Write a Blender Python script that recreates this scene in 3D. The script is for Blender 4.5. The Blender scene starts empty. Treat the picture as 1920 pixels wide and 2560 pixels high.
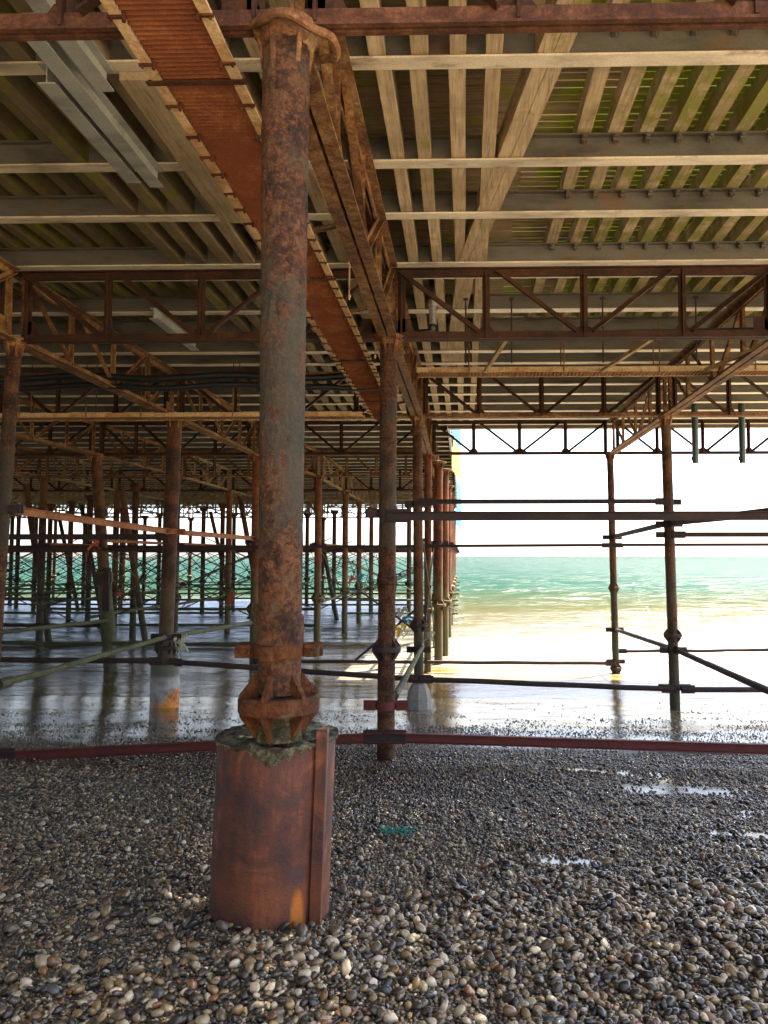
import bpy, bmesh, math, random
import numpy as np
from mathutils import Vector, Matrix, noise
random.seed(7); RNG = np.random.default_rng(11)
SC = bpy.context.scene; COL = SC.collection

# ---------------------------------------------------------------- camera, sky, sun, exposure
F_PX = 1923.0; PITCH = math.atan(112/F_PX); YAW = math.atan(45/F_PX)
cam_d = bpy.data.cameras.new('camera'); cam = bpy.data.objects.new('camera', cam_d); COL.objects.link(cam)
cam_d.sensor_fit = 'HORIZONTAL'; cam_d.sensor_width = 36.0; cam_d.lens = 36.0*F_PX/1920.0
cam_d.shift_x = -150/1920.0
cam_d.clip_start = 0.05; cam_d.clip_end = 20000
cam.location = (0, 0, 1.6); cam.rotation_euler = (math.radians(90)+PITCH, 0, YAW)
SC.camera = cam
SUN_DIR = Vector((2.3, 2.1, 5.6)).normalized()
W = bpy.data.worlds.new('World'); SC.world = W; W.use_nodes = True
nt = W.node_tree; nt.nodes.clear()
sky = nt.nodes.new('ShaderNodeTexSky'); sky.sky_type = 'NISHITA'; sky.sun_disc = False
sky.sun_elevation = math.asin(SUN_DIR.z); sky.sun_rotation = math.atan2(SUN_DIR.x, SUN_DIR.y)
sky.dust_density = 3.0; sky.air_density = 0.65; sky.ozone_density = 1.0
bg = nt.nodes.new('ShaderNodeBackground'); bg.inputs['Strength'].default_value = 0.15
wo = nt.nodes.new('ShaderNodeOutputWorld')
nt.links.new(sky.outputs[0], bg.inputs[0]); nt.links.new(bg.outputs[0], wo.inputs[0])
sun_d = bpy.data.lights.new('sun', 'SUN'); sun_d.energy = 5.0; sun_d.angle = math.radians(0.5); sun_d.color = (1.0, 0.93, 0.80)
sun = bpy.data.objects.new('sun', sun_d); COL.objects.link(sun)
sun.rotation_euler = SUN_DIR.to_track_quat('Z', 'Y').to_euler(); sun.location = (20, 20, 60)
SC.view_settings.view_transform = 'Standard'; SC.view_settings.look = 'None'
SC.view_settings.exposure = 2.95; SC.view_settings.gamma = 1.0
SC.cycles.use_denoising = True; SC.cycles.max_bounces = 8; SC.cycles.diffuse_bounces = 5
SC.cycles.glossy_bounces = 3; SC.cycles.sample_clamp_indirect = 6.0; SC.cycles.caustics_reflective = False

# ---------------------------------------------------------------- layout
Y1, Y2, Y3, Y4 = 3.4, 8.3, 13.0, 17.8
LINES = [Y1, Y2, Y3, Y4] + [Y4+4.85*k for k in range(1, 7)]
ZB, ZT = 3.97, 4.76          # bottom and top chord of the girders
ZJ = 4.83                    # underside of the steel joists
SEA = -1.05
ORD = ['first', 'second', 'third', 'fourth', 'fifth', 'sixth', 'seventh', 'eighth', 'ninth', 'tenth', 'eleventh', 'twelfth'] + \
      ['thirteenth', 'fourteenth', 'fifteenth', 'sixteenth', 'seventeenth', 'eighteenth', 'nineteenth', 'twentieth']
def ordn(i):
    if i < 20: return ORD[i]
    tens = {2: 'twenty', 3: 'thirty', 4: 'forty', 5: 'fifty', 6: 'sixty', 7: 'seventy'}
    n = i+1
    if n % 10 == 0: return {2: 'twentieth', 3: 'thirtieth', 4: 'fortieth', 5: 'fiftieth', 6: 'sixtieth'}[n//10]
    return tens[n//10]+' '+ORD[n % 10-1]
def row_x(r, L):             # r = 1 right row, 0 the foreground pillar's row, -1.. to the left
    if r == 1: return 3.47
    if r == 0: return [-.81, -.80, -.76, -.79][L] if L < 4 else -.78
    if r == -1: return [-4.95, -4.96, -4.95, -4.85][L] if L < 4 else -4.3
    if r == -2: return [-9.1, -9.1, -9.0, -8.6][L] if L < 4 else -8.4
    return -8.4-4.15*(-r-2) - (.5 if L < 4 else 0)

# ---------------------------------------------------------------- materials
def new_mat(name):
    m = bpy.data.materials.new(name); m.use_nodes = True
    n = m.node_tree; n.nodes.clear()
    o = n.nodes.new('ShaderNodeOutputMaterial'); p = n.nodes.new('ShaderNodeBsdfPrincipled')
    n.links.new(p.outputs[0], o.inputs[0]); return m, n, p
def pos(n, scale=(1, 1, 1)):
    g = n.nodes.new('ShaderNodeNewGeometry'); v = n.nodes.new('ShaderNodeVectorMath'); v.operation = 'MULTIPLY'
    n.links.new(g.outputs['Position'], v.inputs[0]); v.inputs[1].default_value = scale; return v.outputs[0]
def tnoise(n, vec, scale, detail=5, rough=.6, dist=0):
    t = n.nodes.new('ShaderNodeTexNoise'); t.inputs['Scale'].default_value = scale; t.inputs['Detail'].default_value = detail
    t.inputs['Roughness'].default_value = rough; t.inputs['Distortion'].default_value = dist
    n.links.new(vec, t.inputs['Vector']); return t.outputs['Fac']
def ramp(n, fac, stops, const=False):
    r = n.nodes.new('ShaderNodeValToRGB'); el = r.color_ramp.elements
    if const: r.color_ramp.interpolation = 'CONSTANT'
    while len(el) < len(stops): el.new(.5)
    for e, (p_, c) in zip(el, stops):
        e.position = p_; e.color = (*c, 1) if len(c) == 3 else c
    n.links.new(fac, r.inputs[0]); return r.outputs[0]
def vramp(n, fac, a, b): return ramp(n, fac, [(a, (0, 0, 0)), (b, (1, 1, 1))])
def mixc(n, fac, a, b, typ='MIX'):
    m = n.nodes.new('ShaderNodeMix'); m.data_type = 'RGBA'; m.blend_type = typ
    for s, v in ((0, fac), (6, a), (7, b)):
        if hasattr(v, 'is_linked'): n.links.new(v, m.inputs[s])
        elif s == 0: m.inputs[s].default_value = v
        else: m.inputs[s].default_value = (*v, 1)
    return m.outputs[2]
def math_(n, op, a, b=None, clamp=False):
    m = n.nodes.new('ShaderNodeMath'); m.operation = op; m.use_clamp = clamp
    for i, v in enumerate((a, b)):
        if v is None: continue
        if hasattr(v, 'is_linked'): n.links.new(v, m.inputs[i])
        else: m.inputs[i].default_value = v
    return m.outputs[0]
def maprange(n, v, a, b, c=0., d=1.):
    m = n.nodes.new('ShaderNodeMapRange'); m.clamp = True
    n.links.new(v, m.inputs[0])
    for i, q in enumerate((a, b, c, d)): m.inputs[i+1].default_value = q
    return m.outputs[0]
def bump(n, p, h, strength=.4, dist=.01):
    b = n.nodes.new('ShaderNodeBump'); b.inputs['Strength'].default_value = strength; b.inputs['Distance'].default_value = dist
    n.links.new(h, b.inputs['Height']); n.links.new(b.outputs[0], p.inputs['Normal']); return b
def sepxyz(n, vec=None):
    s = n.nodes.new('ShaderNodeSeparateXYZ')
    if vec is None: vec = pos(n)
    n.links.new(vec, s.inputs[0]); return s.outputs

WARM = ('rusted_cast_iron', 'weedy_cast_iron', 'rusted_girder_steel', 'dark_rusted_steel', 'bright_rusted_brace', 'flaking_joint_iron', 'pale_girder_rust')
def rust_mat(name, stops, scale=5., grow=None, grow_amt=0., rough=.8, bs=.5, fine=60., streak=False, bd=.006, band=None):
    m, n, p = new_mat(name)
    v = pos(n, (1, 1, .35) if streak else (1, 1, 1))
    a = math_(n, 'ADD', math_(n, 'MULTIPLY', tnoise(n, v, scale*1.8, 9, .78, .5), .85), math_(n, 'MULTIPLY', tnoise(n, v, scale*.25, 4, .6), .55)); a = math_(n, 'SUBTRACT', a, .20)
    stops = [(q, (c_[0], c_[1]*1.0, c_[2]*.84)) for q, c_ in stops] if name in WARM else stops
    c = ramp(n, a, stops)
    f = tnoise(n, pos(n), fine, 4, .7)
    c = mixc(n, maprange(n, f, .3, .75, 0, .75), c, stops[0][1])
    if grow is not None:        # weed and lime growth, more of it low down and in patches
        z = sepxyz(n)[2]
        g = tnoise(n, pos(n, (1, 1, .5)), 2.6 if band is None else 7., 8, .8, .6)
        if band is None: band = math_(n, 'ADD', g, maprange(n, z, 2.0, -.6, -.06, grow_amt))
        else: band = math_(n, 'ADD', g, math_(n, 'MULTIPLY', maprange(n, z, band[0], band[0]+.25, -.2, .115), 1.)); band = math_(n, 'SUBTRACT', band, maprange(n, z, 2.3, 3.7, 0, .17))
        c = mixc(n, math_(n, 'MULTIPLY', vramp(n, band, .5, .62), .85), c, mixc(n, f, grow, tuple(x*.35 for x in grow)))
    n.links.new(c, p.inputs['Base Color']); p.inputs['Roughness'].default_value = rough
    p.inputs['Specular IOR Level'].default_value = .22
    h = math_(n, 'ADD', math_(n, 'MULTIPLY', f, .6), tnoise(n, pos(n), fine*.3, 5, .7))
    bump(n, p, h, bs, bd); return m

R_DARK = [(.28, (.014, .008, .007)), (.45, (.035, .015, .010)), (.6, (.075, .030, .016)), (.75, (.14, .06, .03))]
R_COLUMN = [(.34, (.012, .008, .006)), (.44, (.042, .018, .011)), (.50, (.085, .034, .018)), (.56, (.165, .066, .028)), (.62, (.080, .060, .040)), (.74, (.20, .125, .07))]
R_ORANGE = [(.3, (.035, .013, .007)), (.45, (.11, .034, .012)), (.58, (.22, .075, .022)), (.75, (.36, .16, .05))]
R_GIRDER = [(.30, (.035, .018, .012)), (.42, (.11, .048, .024)), (.52, (.23, .115, .055)), (.64, (.40, .25, .13))]
M = {}
M['column'] = rust_mat('rusted_cast_iron', R_COLUMN, 19., (.062, .060, .040), .10, bs=1., bd=.02, fine=50, band=(1.5, 3.3))
M['column_far'] = rust_mat('weedy_cast_iron', R_COLUMN, 2.0, (.085, .09, .055), .16, bs=.5)
M['column_orange'] = rust_mat('orange_rusted_iron', R_ORANGE, 3.0, (.12, .115, .05), .22, bs=.5)
M['girder'] = rust_mat('rusted_girder_steel', R_GIRDER, 6., bs=.5)
M['girder_top'] = rust_mat('deep_brown_girder_steel', [(.28, (.022, .010, .007)), (.45, (.065, .026, .014)), (.58, (.13, .055, .028)), (.72, (.20, .10, .05))], 6., bs=.5)
M['girder_dark'] = rust_mat('dark_rusted_steel', R_DARK, 5., bs=.4)
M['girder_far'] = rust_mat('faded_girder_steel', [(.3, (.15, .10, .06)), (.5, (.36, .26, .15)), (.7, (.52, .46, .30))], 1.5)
M['joint'] = rust_mat('flaking_joint_iron', [(q, tuple(.55*x for x in c_)) for q, c_ in R_ORANGE], 9., (.13, .13, .08), -.02, bs=1., bd=.015)
M['brace'] = rust_mat('dark_brace_steel', [(.3, (.022, .018, .02)), (.55, (.055, .035, .030)), (.8, (.13, .06, .035))], 4.)
M['brace_weed'] = rust_mat('weed_covered_steel', [(.3, (.03, .032, .018)), (.5, (.09, .10, .045)), (.7, (.19, .19, .09))], 7., bs=1., bd=.02)
M['brace_rust'] = rust_mat('bright_rusted_brace', [(.3, (.12, .045, .02)), (.5, (.28, .11, .05)), (.75, (.42, .22, .11))], 6.)
M['redrail'] = rust_mat('red_oxide_steel', [(.3, (.07, .020, .016)), (.55, (.15, .036, .026)), (.8, (.20, .060, .04))], 3., rough=.6)
M['sheet'] = rust_mat('ribbed_rusted_sheet', [(.3, (.075, .022, .010)), (.5, (.15, .046, .019)), (.68, (.29, .12, .045))], 1.6, bs=.5, fine=90)
M['rail'] = rust_mat('rust_stained_cream_rail', [(.3, (.22, .10, .04)), (.42, (.42, .26, .12)), (.52, (.60, .46, .27)), (.7, (.66, .55, .36))], 3.5, bs=.2)

def galv(name, base, dark, tint=0):
    m, n, p = new_mat(name)
    a = tnoise(n, pos(n, (.35, 1, 1)), 4., 8, .65); f = tnoise(n, pos(n), 70, 3, .6)
    c = ramp(n, a, [(.3, dark), (.5, base), (.75, tuple(min(1, x*1.25) for x in base))])
    c = mixc(n, maprange(n, f, .35, .7, 0, .35), c, dark)
    if tint:
        st = tnoise(n, pos(n, (.8, 3, 1)), 2.3, 9, .75); c = mixc(n, math_(n, 'MULTIPLY', vramp(n, st, .54, .66), .7), c, (.16, .085, .04))
    n.links.new(c, p.inputs['Base Color']); p.inputs['Roughness'].default_value = .55; p.inputs['Metallic'].default_value = .15
    bump(n, p, a, .15, .004); return m
M['joist'] = galv('lit_weathered_joist_steel', (.68, .61, .48), (.34, .29, .21), 1)  # flange undersides painted pale for the light bouncing up; webs stay dark
M['web'] = galv('grey_joist_web', (.125, .120, .105), (.05, .047, .04), 1)
M['galv'] = galv('galvanised_steel', (.36, .38, .36), (.19, .20, .19))

def wood(name, base, dark, green, gthr, along='Y', streaks=True):
    m, n, p = new_mat(name)
    oi = n.nodes.new('ShaderNodeObjectInfo')
    sc = (18, .9, 18) if along == 'Y' else (.9, 18, 18)
    v = pos(n, sc); off = n.nodes.new('ShaderNodeVectorMath'); off.operation = 'ADD'
    n.links.new(v, off.inputs[0]); cmb = n.nodes.new('ShaderNodeCombineXYZ')
    n.links.new(math_(n, 'MULTIPLY', oi.outputs['Random'], 40), cmb.inputs[0]); n.links.new(cmb.outputs[0], off.inputs[1])
    g = tnoise(n, off.outputs[0], 2.2, 8, .7, .6); big = tnoise(n, pos(n), 1.6, 6, .65)
    c = ramp(n, g, [(.3, dark), (.5, base), (.72, tuple(min(1, x*1.3) for x in base))])
    c = mixc(n, maprange(n, big, .35, .6, .55, 0), c, dark)
    c = mixc(n, maprange(n, oi.outputs['Random'], 0, 1, 0, .35), c, dark)
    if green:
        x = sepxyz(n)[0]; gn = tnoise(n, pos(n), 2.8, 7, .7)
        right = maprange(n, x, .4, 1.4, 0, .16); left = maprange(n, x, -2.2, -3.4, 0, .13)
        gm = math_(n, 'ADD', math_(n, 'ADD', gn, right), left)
        c = mixc(n, maprange(n, x, -1.6, -2.9, 0, .8), c, tuple(.5*q for q in dark))      # mossy dark staining, with the left-hand shade put into the colour
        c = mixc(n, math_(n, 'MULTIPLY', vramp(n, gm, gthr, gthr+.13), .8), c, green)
    n.links.new(c, p.inputs['Base Color']); p.inputs['Roughness'].default_value = .85
    p.inputs['Specular IOR Level'].default_value = .25
    bump(n, p, g, .35, .006); return m
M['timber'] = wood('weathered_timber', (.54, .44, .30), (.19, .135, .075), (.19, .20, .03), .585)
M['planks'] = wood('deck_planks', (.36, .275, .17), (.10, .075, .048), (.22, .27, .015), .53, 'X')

def simple(name, col, rough=.6, metal=0., bs=0.):
    m, n, p = new_mat(name); f = tnoise(n, pos(n), 25, 5, .6)
    n.links.new(mixc(n, maprange(n, f, .3, .7), col, tuple(x*.6 for x in col)), p.inputs['Base Color'])
    p.inputs['Roughness'].default_value = rough; p.inputs['Metallic'].default_value = metal
    if bs: bump(n, p, f, bs, .01)
    return m
M['black'] = simple('black_rubber', (.012, .013, .016), .45)
M['silver'] = simple('silver_pipe', (.6, .6, .58), .3, .8)
M['green_pipe'] = simple('dark_green_pipe', (.018, .045, .036), .4)
M['concrete'] = simple('pale_concrete', (.30, .29, .25), .9, 0, .5)
M['fill'] = rust_mat('weedy_concrete_fill', [(.36, (.018, .018, .010)), (.48, (.085, .08, .04)), (.60, (.26, .24, .16))], 14., bs=1., bd=.02, fine=110)
M['rag_yellow'] = simple('yellow_cloth', (.75, .48, .03), .8); M['rag_orange'] = simple('orange_net', (.38, .09, .04), .8)
M['rag_blue'] = simple('blue_rope', (.03, .22, .45), .8); M['net'] = simple('green_net', (.012, .20, .135), .7)
M['rag_white'] = simple('bleached_rope', (.42, .43, .30), .9)
M['ban_blue'] = simple('blue_banner', (.02, .25, .62), .7); M['ban_yellow'] = simple('yellow_banner', (.80, .48, .02), .7)

def casing_mat():
    m, n, p = new_mat('rusted_steel_casing')
    tc = n.nodes.new('ShaderNodeTexCoord'); ob = tc.outputs['Object']
    stv = n.nodes.new('ShaderNodeVectorMath'); stv.operation = 'MULTIPLY'; n.links.new(ob, stv.inputs[0]); stv.inputs[1].default_value = (1, 1, .16)
    a = math_(n, 'ADD', math_(n, 'MULTIPLY', tnoise(n, ob, 3.6, 10, .72, .8), .68), math_(n, 'MULTIPLY', tnoise(n, stv.outputs[0], 13, 6, .7), .32))
    f = tnoise(n, ob, 75, 5, .75); b = tnoise(n, ob, 1.7, 3, .5)
    c = ramp(n, a, [(.36, (.010, .005, .005)), (.45, (.036, .011, .006)), (.52, (.085, .021, .007)), (.60, (.21, .058, .013)), (.70, (.30, .115, .04))])
    z = sepxyz(n, ob)
    def zone(zc, w, amp):
        return maprange(n, math_(n, 'ABSOLUTE', math_(n, 'SUBTRACT', math_(n, 'ADD', z[2], math_(n, 'MULTIPLY', b, .16)), zc+.08)), w, 0, 0, amp)
    c = mixc(n, zone(.30, .15, .55), c, (.17, .045, .006))     # brighter orange tide band
    c = mixc(n, zone(.12, .07, .6), c, (.20, .055, .007))
    c = mixc(n, maprange(n, math_(n, 'ADD', z[2], math_(n, 'MULTIPLY', b, .08)), .10, .07, 0, .85), c, (.045, .030, .035))
    c = mixc(n, maprange(n, f, .35, .75, 0, .35), c, (.06, .03, .025))
    def spot(q, r, col, k=.85, sz=1.):
        d = n.nodes.new('ShaderNodeVectorMath'); d.operation = 'SUBTRACT'; n.links.new(ob, d.inputs[0]); d.inputs[1].default_value = q
        s = n.nodes.new('ShaderNodeVectorMath'); s.operation = 'MULTIPLY'; n.links.new(d.outputs[0], s.inputs[0]); s.inputs[1].default_value = (1, 1, sz)
        l = n.nodes.new('ShaderNodeVectorMath'); l.operation = 'LENGTH'; n.links.new(s.outputs[0], l.inputs[0])
        dd = math_(n, 'ADD', l.outputs['Value'], math_(n, 'MULTIPLY', math_(n, 'SUBTRACT', a, .5), .12))
        return mixc(n, maprange(n, dd, r, r*.6, 0, k), c, col)
    c = spot((.150, -.22, .70), .040, (.045, .020, .016))
    c = spot((.165, -.21, .38), .050, (.05, .022, .018))
    c = spot((.168, -.205, .19), .042, (.42, .125, .006), .9, .30)
    n.links.new(c, p.inputs['Base Color']); p.inputs['Roughness'].default_value = .62
    h = math_(n, 'ADD', math_(n, 'MULTIPLY', f, .5), a); bump(n, p, h, .7, .012); return m
M['casing'] = casing_mat()
def casing2_mat():
    m, n, p = new_mat('pale_casing_with_rust')
    tc = n.nodes.new('ShaderNodeTexCoord'); ob = tc.outputs['Object']; z = sepxyz(n, ob)
    a = tnoise(n, ob, 5, 7, .65)
    c = ramp(n, a, [(.3, (.12, .12, .10)), (.55, (.30, .30, .27)), (.75, (.42, .42, .38))])
    k = math_(n, 'ADD', z[2], math_(n, 'SUBTRACT', math_(n, 'MULTIPLY', a, .5), math_(n, 'MULTIPLY', z[0], .9)))
    c = mixc(n, maprange(n, k, .50, .36), c, ramp(n, a, [(.35, (.10, .035, .02)), (.5, (.5, .17, .02)), (.7, (.75, .32, .03))]))
    c = mixc(n, maprange(n, math_(n, 'ADD', z[2], math_(n, 'MULTIPLY', a, .2)), .66, .74), c, (.09, .095, .06))
    n.links.new(c, p.inputs['Base Color']); p.inputs['Roughness'].default_value = .7; bump(n, p, a, .4, .02); return m
M['casing2'] = casing2_mat()

# ---------------------------------------------------------------- mesh helpers
class MB:
    def __init__(s): s.v = []; s.f = []
    def add(s, vs, fs):
        b = len(s.v); s.v += [tuple(v) for v in vs]; s.f += [tuple(b+i for i in f) for f in fs]
    def box(s, a, b):
        (x0, y0, z0), (x1, y1, z1) = a, b
        s.add([(x0, y0, z0), (x1, y0, z0), (x1, y1, z0), (x0, y1, z0), (x0, y0, z1), (x1, y0, z1), (x1, y1, z1), (x0, y1, z1)],
              [(0, 3, 2, 1), (4, 5, 6, 7), (0, 1, 5, 4), (1, 2, 6, 5), (2, 3, 7, 6), (3, 0, 4, 7)])
    def bar(s, p0, p1, prof, up=(0, 0, 1), segs=1, wob=0):
        """extrude closed 2D profile [(side, up)] from p0 to p1"""
        p0 = Vector(p0); p1 = Vector(p1); d = (p1-p0).normalized(); up = Vector(up)
        if abs(d.dot(up)) > .98: up = Vector((0, 1, 0))
        sd = d.cross(up).normalized(); u = sd.cross(d).normalized(); n = len(prof); vs = []; fs = []
        for k in range(segs+1):
            t = k/segs; c = p0.lerp(p1, t)
            if wob: c = c+Vector((0, 0, wob*(noise.noise(c*1.3)))) + sd*wob*noise.noise(c*1.7+Vector((9, 0, 0)))
            for a, b in prof:
                j = 1+(noise.noise(c*6+Vector((a*30, b*30, 0)))*wob*6 if wob else 0)
                vs.append(c+sd*a*j+u*b*j)
        for k in range(segs):
            for i in range(n):
                j = (i+1) % n; fs.append((k*n+i, k*n+j, (k+1)*n+j, (k+1)*n+i))
        fs += [tuple(range(n-1, -1, -1)), tuple(range(segs*n, segs*n+n))]
        s.add(vs, fs)
    def lathe(s, prof, c=(0, 0, 0), top=None, n=32, amp=0., seed=0., cap=True, fr=6.):
        """prof [(r, z)]; centre runs from c to top (sheared) when top is given"""
        vs = []; fs = []; z0, z1 = prof[0][1], prof[-1][1]
        for r, z in prof:
            if top is None: cx, cy = c[0], c[1]
            else:
                t = (z-c[2])/(top[2]-c[2]); cx = c[0]+(top[0]-c[0])*t; cy = c[1]+(top[1]-c[1])*t
            for i in range(n):
                a = 2*math.pi*i/n; q = Vector((math.cos(a)*.3+seed, math.sin(a)*.3, z))
                rr = r+(amp*(noise.noise(q*fr)+.6*noise.noise(q*fr*3.1)) if amp else 0)
                vs.append((cx+rr*math.cos(a), cy+rr*math.sin(a), z))
        for k in range(len(prof)-1):
            for i in range(n):
                j = (i+1) % n; fs.append((k*n+i, k*n+j, (k+1)*n+j, (k+1)*n+i))
        if cap: fs += [tuple(range(n-1, -1, -1)), tuple(range((len(prof)-1)*n, len(prof)*n))]
        s.add(vs, fs)
    def tube(s, pts, r, n=10):
        pts = [Vector(p) for p in pts]; vs = []; fs = []
        for k, p in enumerate(pts):
            d = (pts[min(k+1, len(pts)-1)]-pts[max(k-1, 0)]).normalized(); up = Vector((0, 0, 1))
            if abs(d.dot(up)) > .95: up = Vector((0, 1, 0))
            sd = d.cross(up).normalized(); u = sd.cross(d)
            for i in range(n):
                a = 2*math.pi*i/n; vs.append(p+sd*r*math.cos(a)+u*r*math.sin(a))
        for k in range(len(pts)-1):
            for i in range(n):
                j = (i+1) % n; fs.append((k*n+i, k*n+j, (k+1)*n+j, (k+1)*n+i))
        fs += [tuple(range(n-1, -1, -1)), tuple(range((len(pts)-1)*n, len(pts)*n))]
        s.add(vs, fs)
    def prism(s, poly, nrm, th):
        """flat polygon (3D points) thickened along nrm"""
        nv = Vector(nrm).normalized()*th/2; n = len(poly)
        vs = [Vector(p)-nv for p in poly]+[Vector(p)+nv for p in poly]
        s.add(vs, [tuple(range(n-1, -1, -1)), tuple(range(n, 2*n))]+[(i, (i+1) % n, (i+1) % n+n, i+n) for i in range(n)])
    def build(s, name, mat, parent=None, smooth=False, bevel=0):
        me = bpy.data.meshes.new(name)
        off = Vector(parent_world(parent)) if parent is not None else Vector((0, 0, 0))
        me.from_pydata([tuple(Vector(v)-off) for v in s.v], [], s.f); me.update()
        bm = bmesh.new(); bm.from_mesh(me); bmesh.ops.recalc_face_normals(bm, faces=bm.faces[:]); bm.to_mesh(me); bm.free()
        if smooth:
            me.polygons.foreach_set('use_smooth', [True]*len(me.polygons))
            me.set_sharp_from_angle(angle=math.radians(38))
        o = bpy.data.objects.new(name, me); COL.objects.link(o); me.materials.append(M[mat] if isinstance(mat, str) else mat)
        if parent is not None: o.parent = parent
        if bevel:
            bv = o.modifiers.new('bevel', 'BEVEL'); bv.width = bevel; bv.segments = 2; bv.limit_method = 'ANGLE'
        return o
def parent_world(o):
    v = Vector(o.location)
    while o.parent is not None: o = o.parent; v = v+Vector(o.location)
    return v
def tag(o, label=None, cat=None, group=None, kind=None):
    if label: o['label'] = label
    if cat: o['category'] = cat
    if group: o['group'] = group
    if kind: o['kind'] = kind
    return o
def thing(name, loc, label, cat, group=None):
    o = bpy.data.objects.new(name, None); o.empty_display_size = .1; COL.objects.link(o); o.location = loc
    return tag(o, label, cat, group)
def recentre(o, loc):        # move a world-built single mesh's origin to its base
    o.data.transform(Matrix.Translation(-Vector(loc))); o.location = loc; return o
def copy_tree(o, delta, parent=None):
    c = o.copy(); COL.objects.link(c); c.parent = parent
    if parent is None: c.location = Vector(o.location)+Vector(delta)
    for ch in list(o.children): copy_tree(ch, (0, 0, 0), c)
    return c
def rect(w, h, z0=0): return [(-w/2, z0), (w/2, z0), (w/2, z0+h), (-w/2, z0+h)]
def Lp(w, h, t): return [(0, 0), (w, 0), (w, t), (t, t), (t, h), (0, h)]
def Tp(w, h, t): return [(-w/2, 0), (w/2, 0), (w/2, t), (t/2, t), (t/2, h), (-t/2, h), (-t/2, t), (-w/2, t)]
def Ip(w, h, t): return [(-w/2, 0), (w/2, 0), (w/2, t), (t/2, t), (t/2, h-t), (w/2, h-t), (w/2, h), (-w/2, h), (-w/2, h-t), (-t/2, h-t), (-t/2, t), (-w/2, t)]
def Cp(w, h, t): return [(0, 0), (w, 0), (w, t), (t, t), (t, h-t), (w, h-t), (w, h), (0, h)]

# ---------------------------------------------------------------- ground, sea
def ground_z(x, y):
    if y < 3.4: z = 0.0+.02*(3.4-y)+.24*max(0, min(15, -3-y))
    elif y < 8.3: z = -.56*((y-3.4)/4.9)
    elif y < 13: z = -.56-.37*(y-8.3)/4.7
    else: z = -.93-.075*(y-13)
    z -= .035*max(0, min(1, (x-.3)/2))*max(0, min(1, (y-2.5)/2)) if y < 9 else 0
    if y < 6: z += .07*math.exp(-((x+.75)**2/.35+(y-2.95)**2/.10))
    v = Vector((x*.7, y*.7, 0))
    amp = .03 if y < 8 else .018
    return z+amp*noise.noise(v)+.5*amp*noise.noise(v*3.3)
ys = [-60, -30, -18, -12, -8, -5, -3, -1, .5, 1.5]+[2.0+.08*i for i in range(150)]+[14.2+.4*i for i in range(20)]+[25, 35, 60, 120]
xs = [-120, -60, -35, -22, -16]+[-12+.16*i for i in range(150)]+[14, 20, 40, 120]
vs = [(x, y, ground_z(x, y)if abs(x) < 13 and y > -9 and y < 23 else ground_z(0, y)) for y in ys for x in xs]
nx = len(xs)
fs = [(j*nx+i, j*nx+i+1, (j+1)*nx+i+1, (j+1)*nx+i) for j in range(len(ys)-1) for i in range(nx-1)]
def puddle_field(x, y):
    v = .38*noise.noise(Vector((x*2.3+3.1, y*3.0, 4.2)))+.42*noise.noise(Vector((x*7.3, y*9.1, 1.2)))
    v -= .62 - .34*max(0, min(1, (x-.4)/1.5))*max(0, min(1, (y-3.2)/1.5))
    for cx, cy, rx, ry, k in ((.54, 4.5, .34, .16, 1.0), (1.75, 7.0, .8, .45, .66), (2.5, 6.0, .5, .16, .6), (1.25, 4.2, .34, .07, .8), (1.55, 3.85, .3, .08, .75), (1.12, 3.3, .14, .16, .6), (1.9, 5.3, .34, .10, .85), (1.0, 3.7, .2, .06, .75), (.9, 7.8, 1.2, .18, .7), (-1.5, 4.6, .5, .12, .4)):
        v += k*math.exp(-(((x-cx)/rx)**2+((y-cy)/ry)**2))
    return v
def beach_mat():
    m, n, p = new_mat('wet_shingle_sand'); o = sepxyz(n)
    at = n.nodes.new('ShaderNodeAttribute'); at.attribute_name = 'wet'; wet = at.outputs['Fac']
    a = tnoise(n, pos(n), 3, 7, .65); f = tnoise(n, pos(n), 55, 5, .7)
    c = ramp(n, a, [(.3, (.07, .055, .038)), (.6, (.13, .10, .065)), (.8, (.17, .13, .085))])
    c = mixc(n, maprange(n, f, .35, .7, 0, .5), c, (.03, .025, .02))
    c = mixc(n, maprange(n, o[1], 9.5, 13.5, 0, .8), c, (.20, .145, .075))
    c = mixc(n, math_(n, 'MAXIMUM', maprange(n, o[1], 1.2, -.5), maprange(n, o[0], 9, 12)), c, (.40, .31, .20))   # unseen shingle behind and far right, paled to bounce light under the deck
    n.links.new(c, p.inputs['Base Color'])
    n.links.new(maprange(n, wet, .0, .6, .75, .07), p.inputs['Roughness'])
    p.inputs['IOR'].default_value = 1.33; n.links.new(maprange(n, o[0], .3, -2., .13, .6), p.inputs['Specular IOR Level'])
    h = math_(n, 'ADD', math_(n, 'MULTIPLY', f, .5), tnoise(n, pos(n, (1, 2.2, 1)), 7, 5, .6))
    b = bump(n, p, h, .6, .02); n.links.new(maprange(n, wet, .0, .6, .8, .10), b.inputs['Strength']); return m
def set_attr(o, name, vals):
    at = o.data.attributes.new(name, 'FLOAT', 'POINT'); at.data.foreach_set('value', vals)
me = bpy.data.meshes.new('beach'); me.from_pydata(vs, [], fs); me.polygons.foreach_set('use_smooth', [True]*len(fs))
beach = bpy.data.objects.new('beach', me); COL.objects.link(beach); me.materials.append(beach_mat()); tag(beach, kind='structure')
def wetness(x, y):
    w = max(0, min(1, (puddle_field(x, y)+.02)*6))
    return max(w, max(0, min(1, (y-8.6)/1.6+.5*noise.noise(Vector((x*.8, y*1.6, 0))))))
set_attr(beach, 'wet', [wetness(v[0], v[1]) for v in vs])

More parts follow.
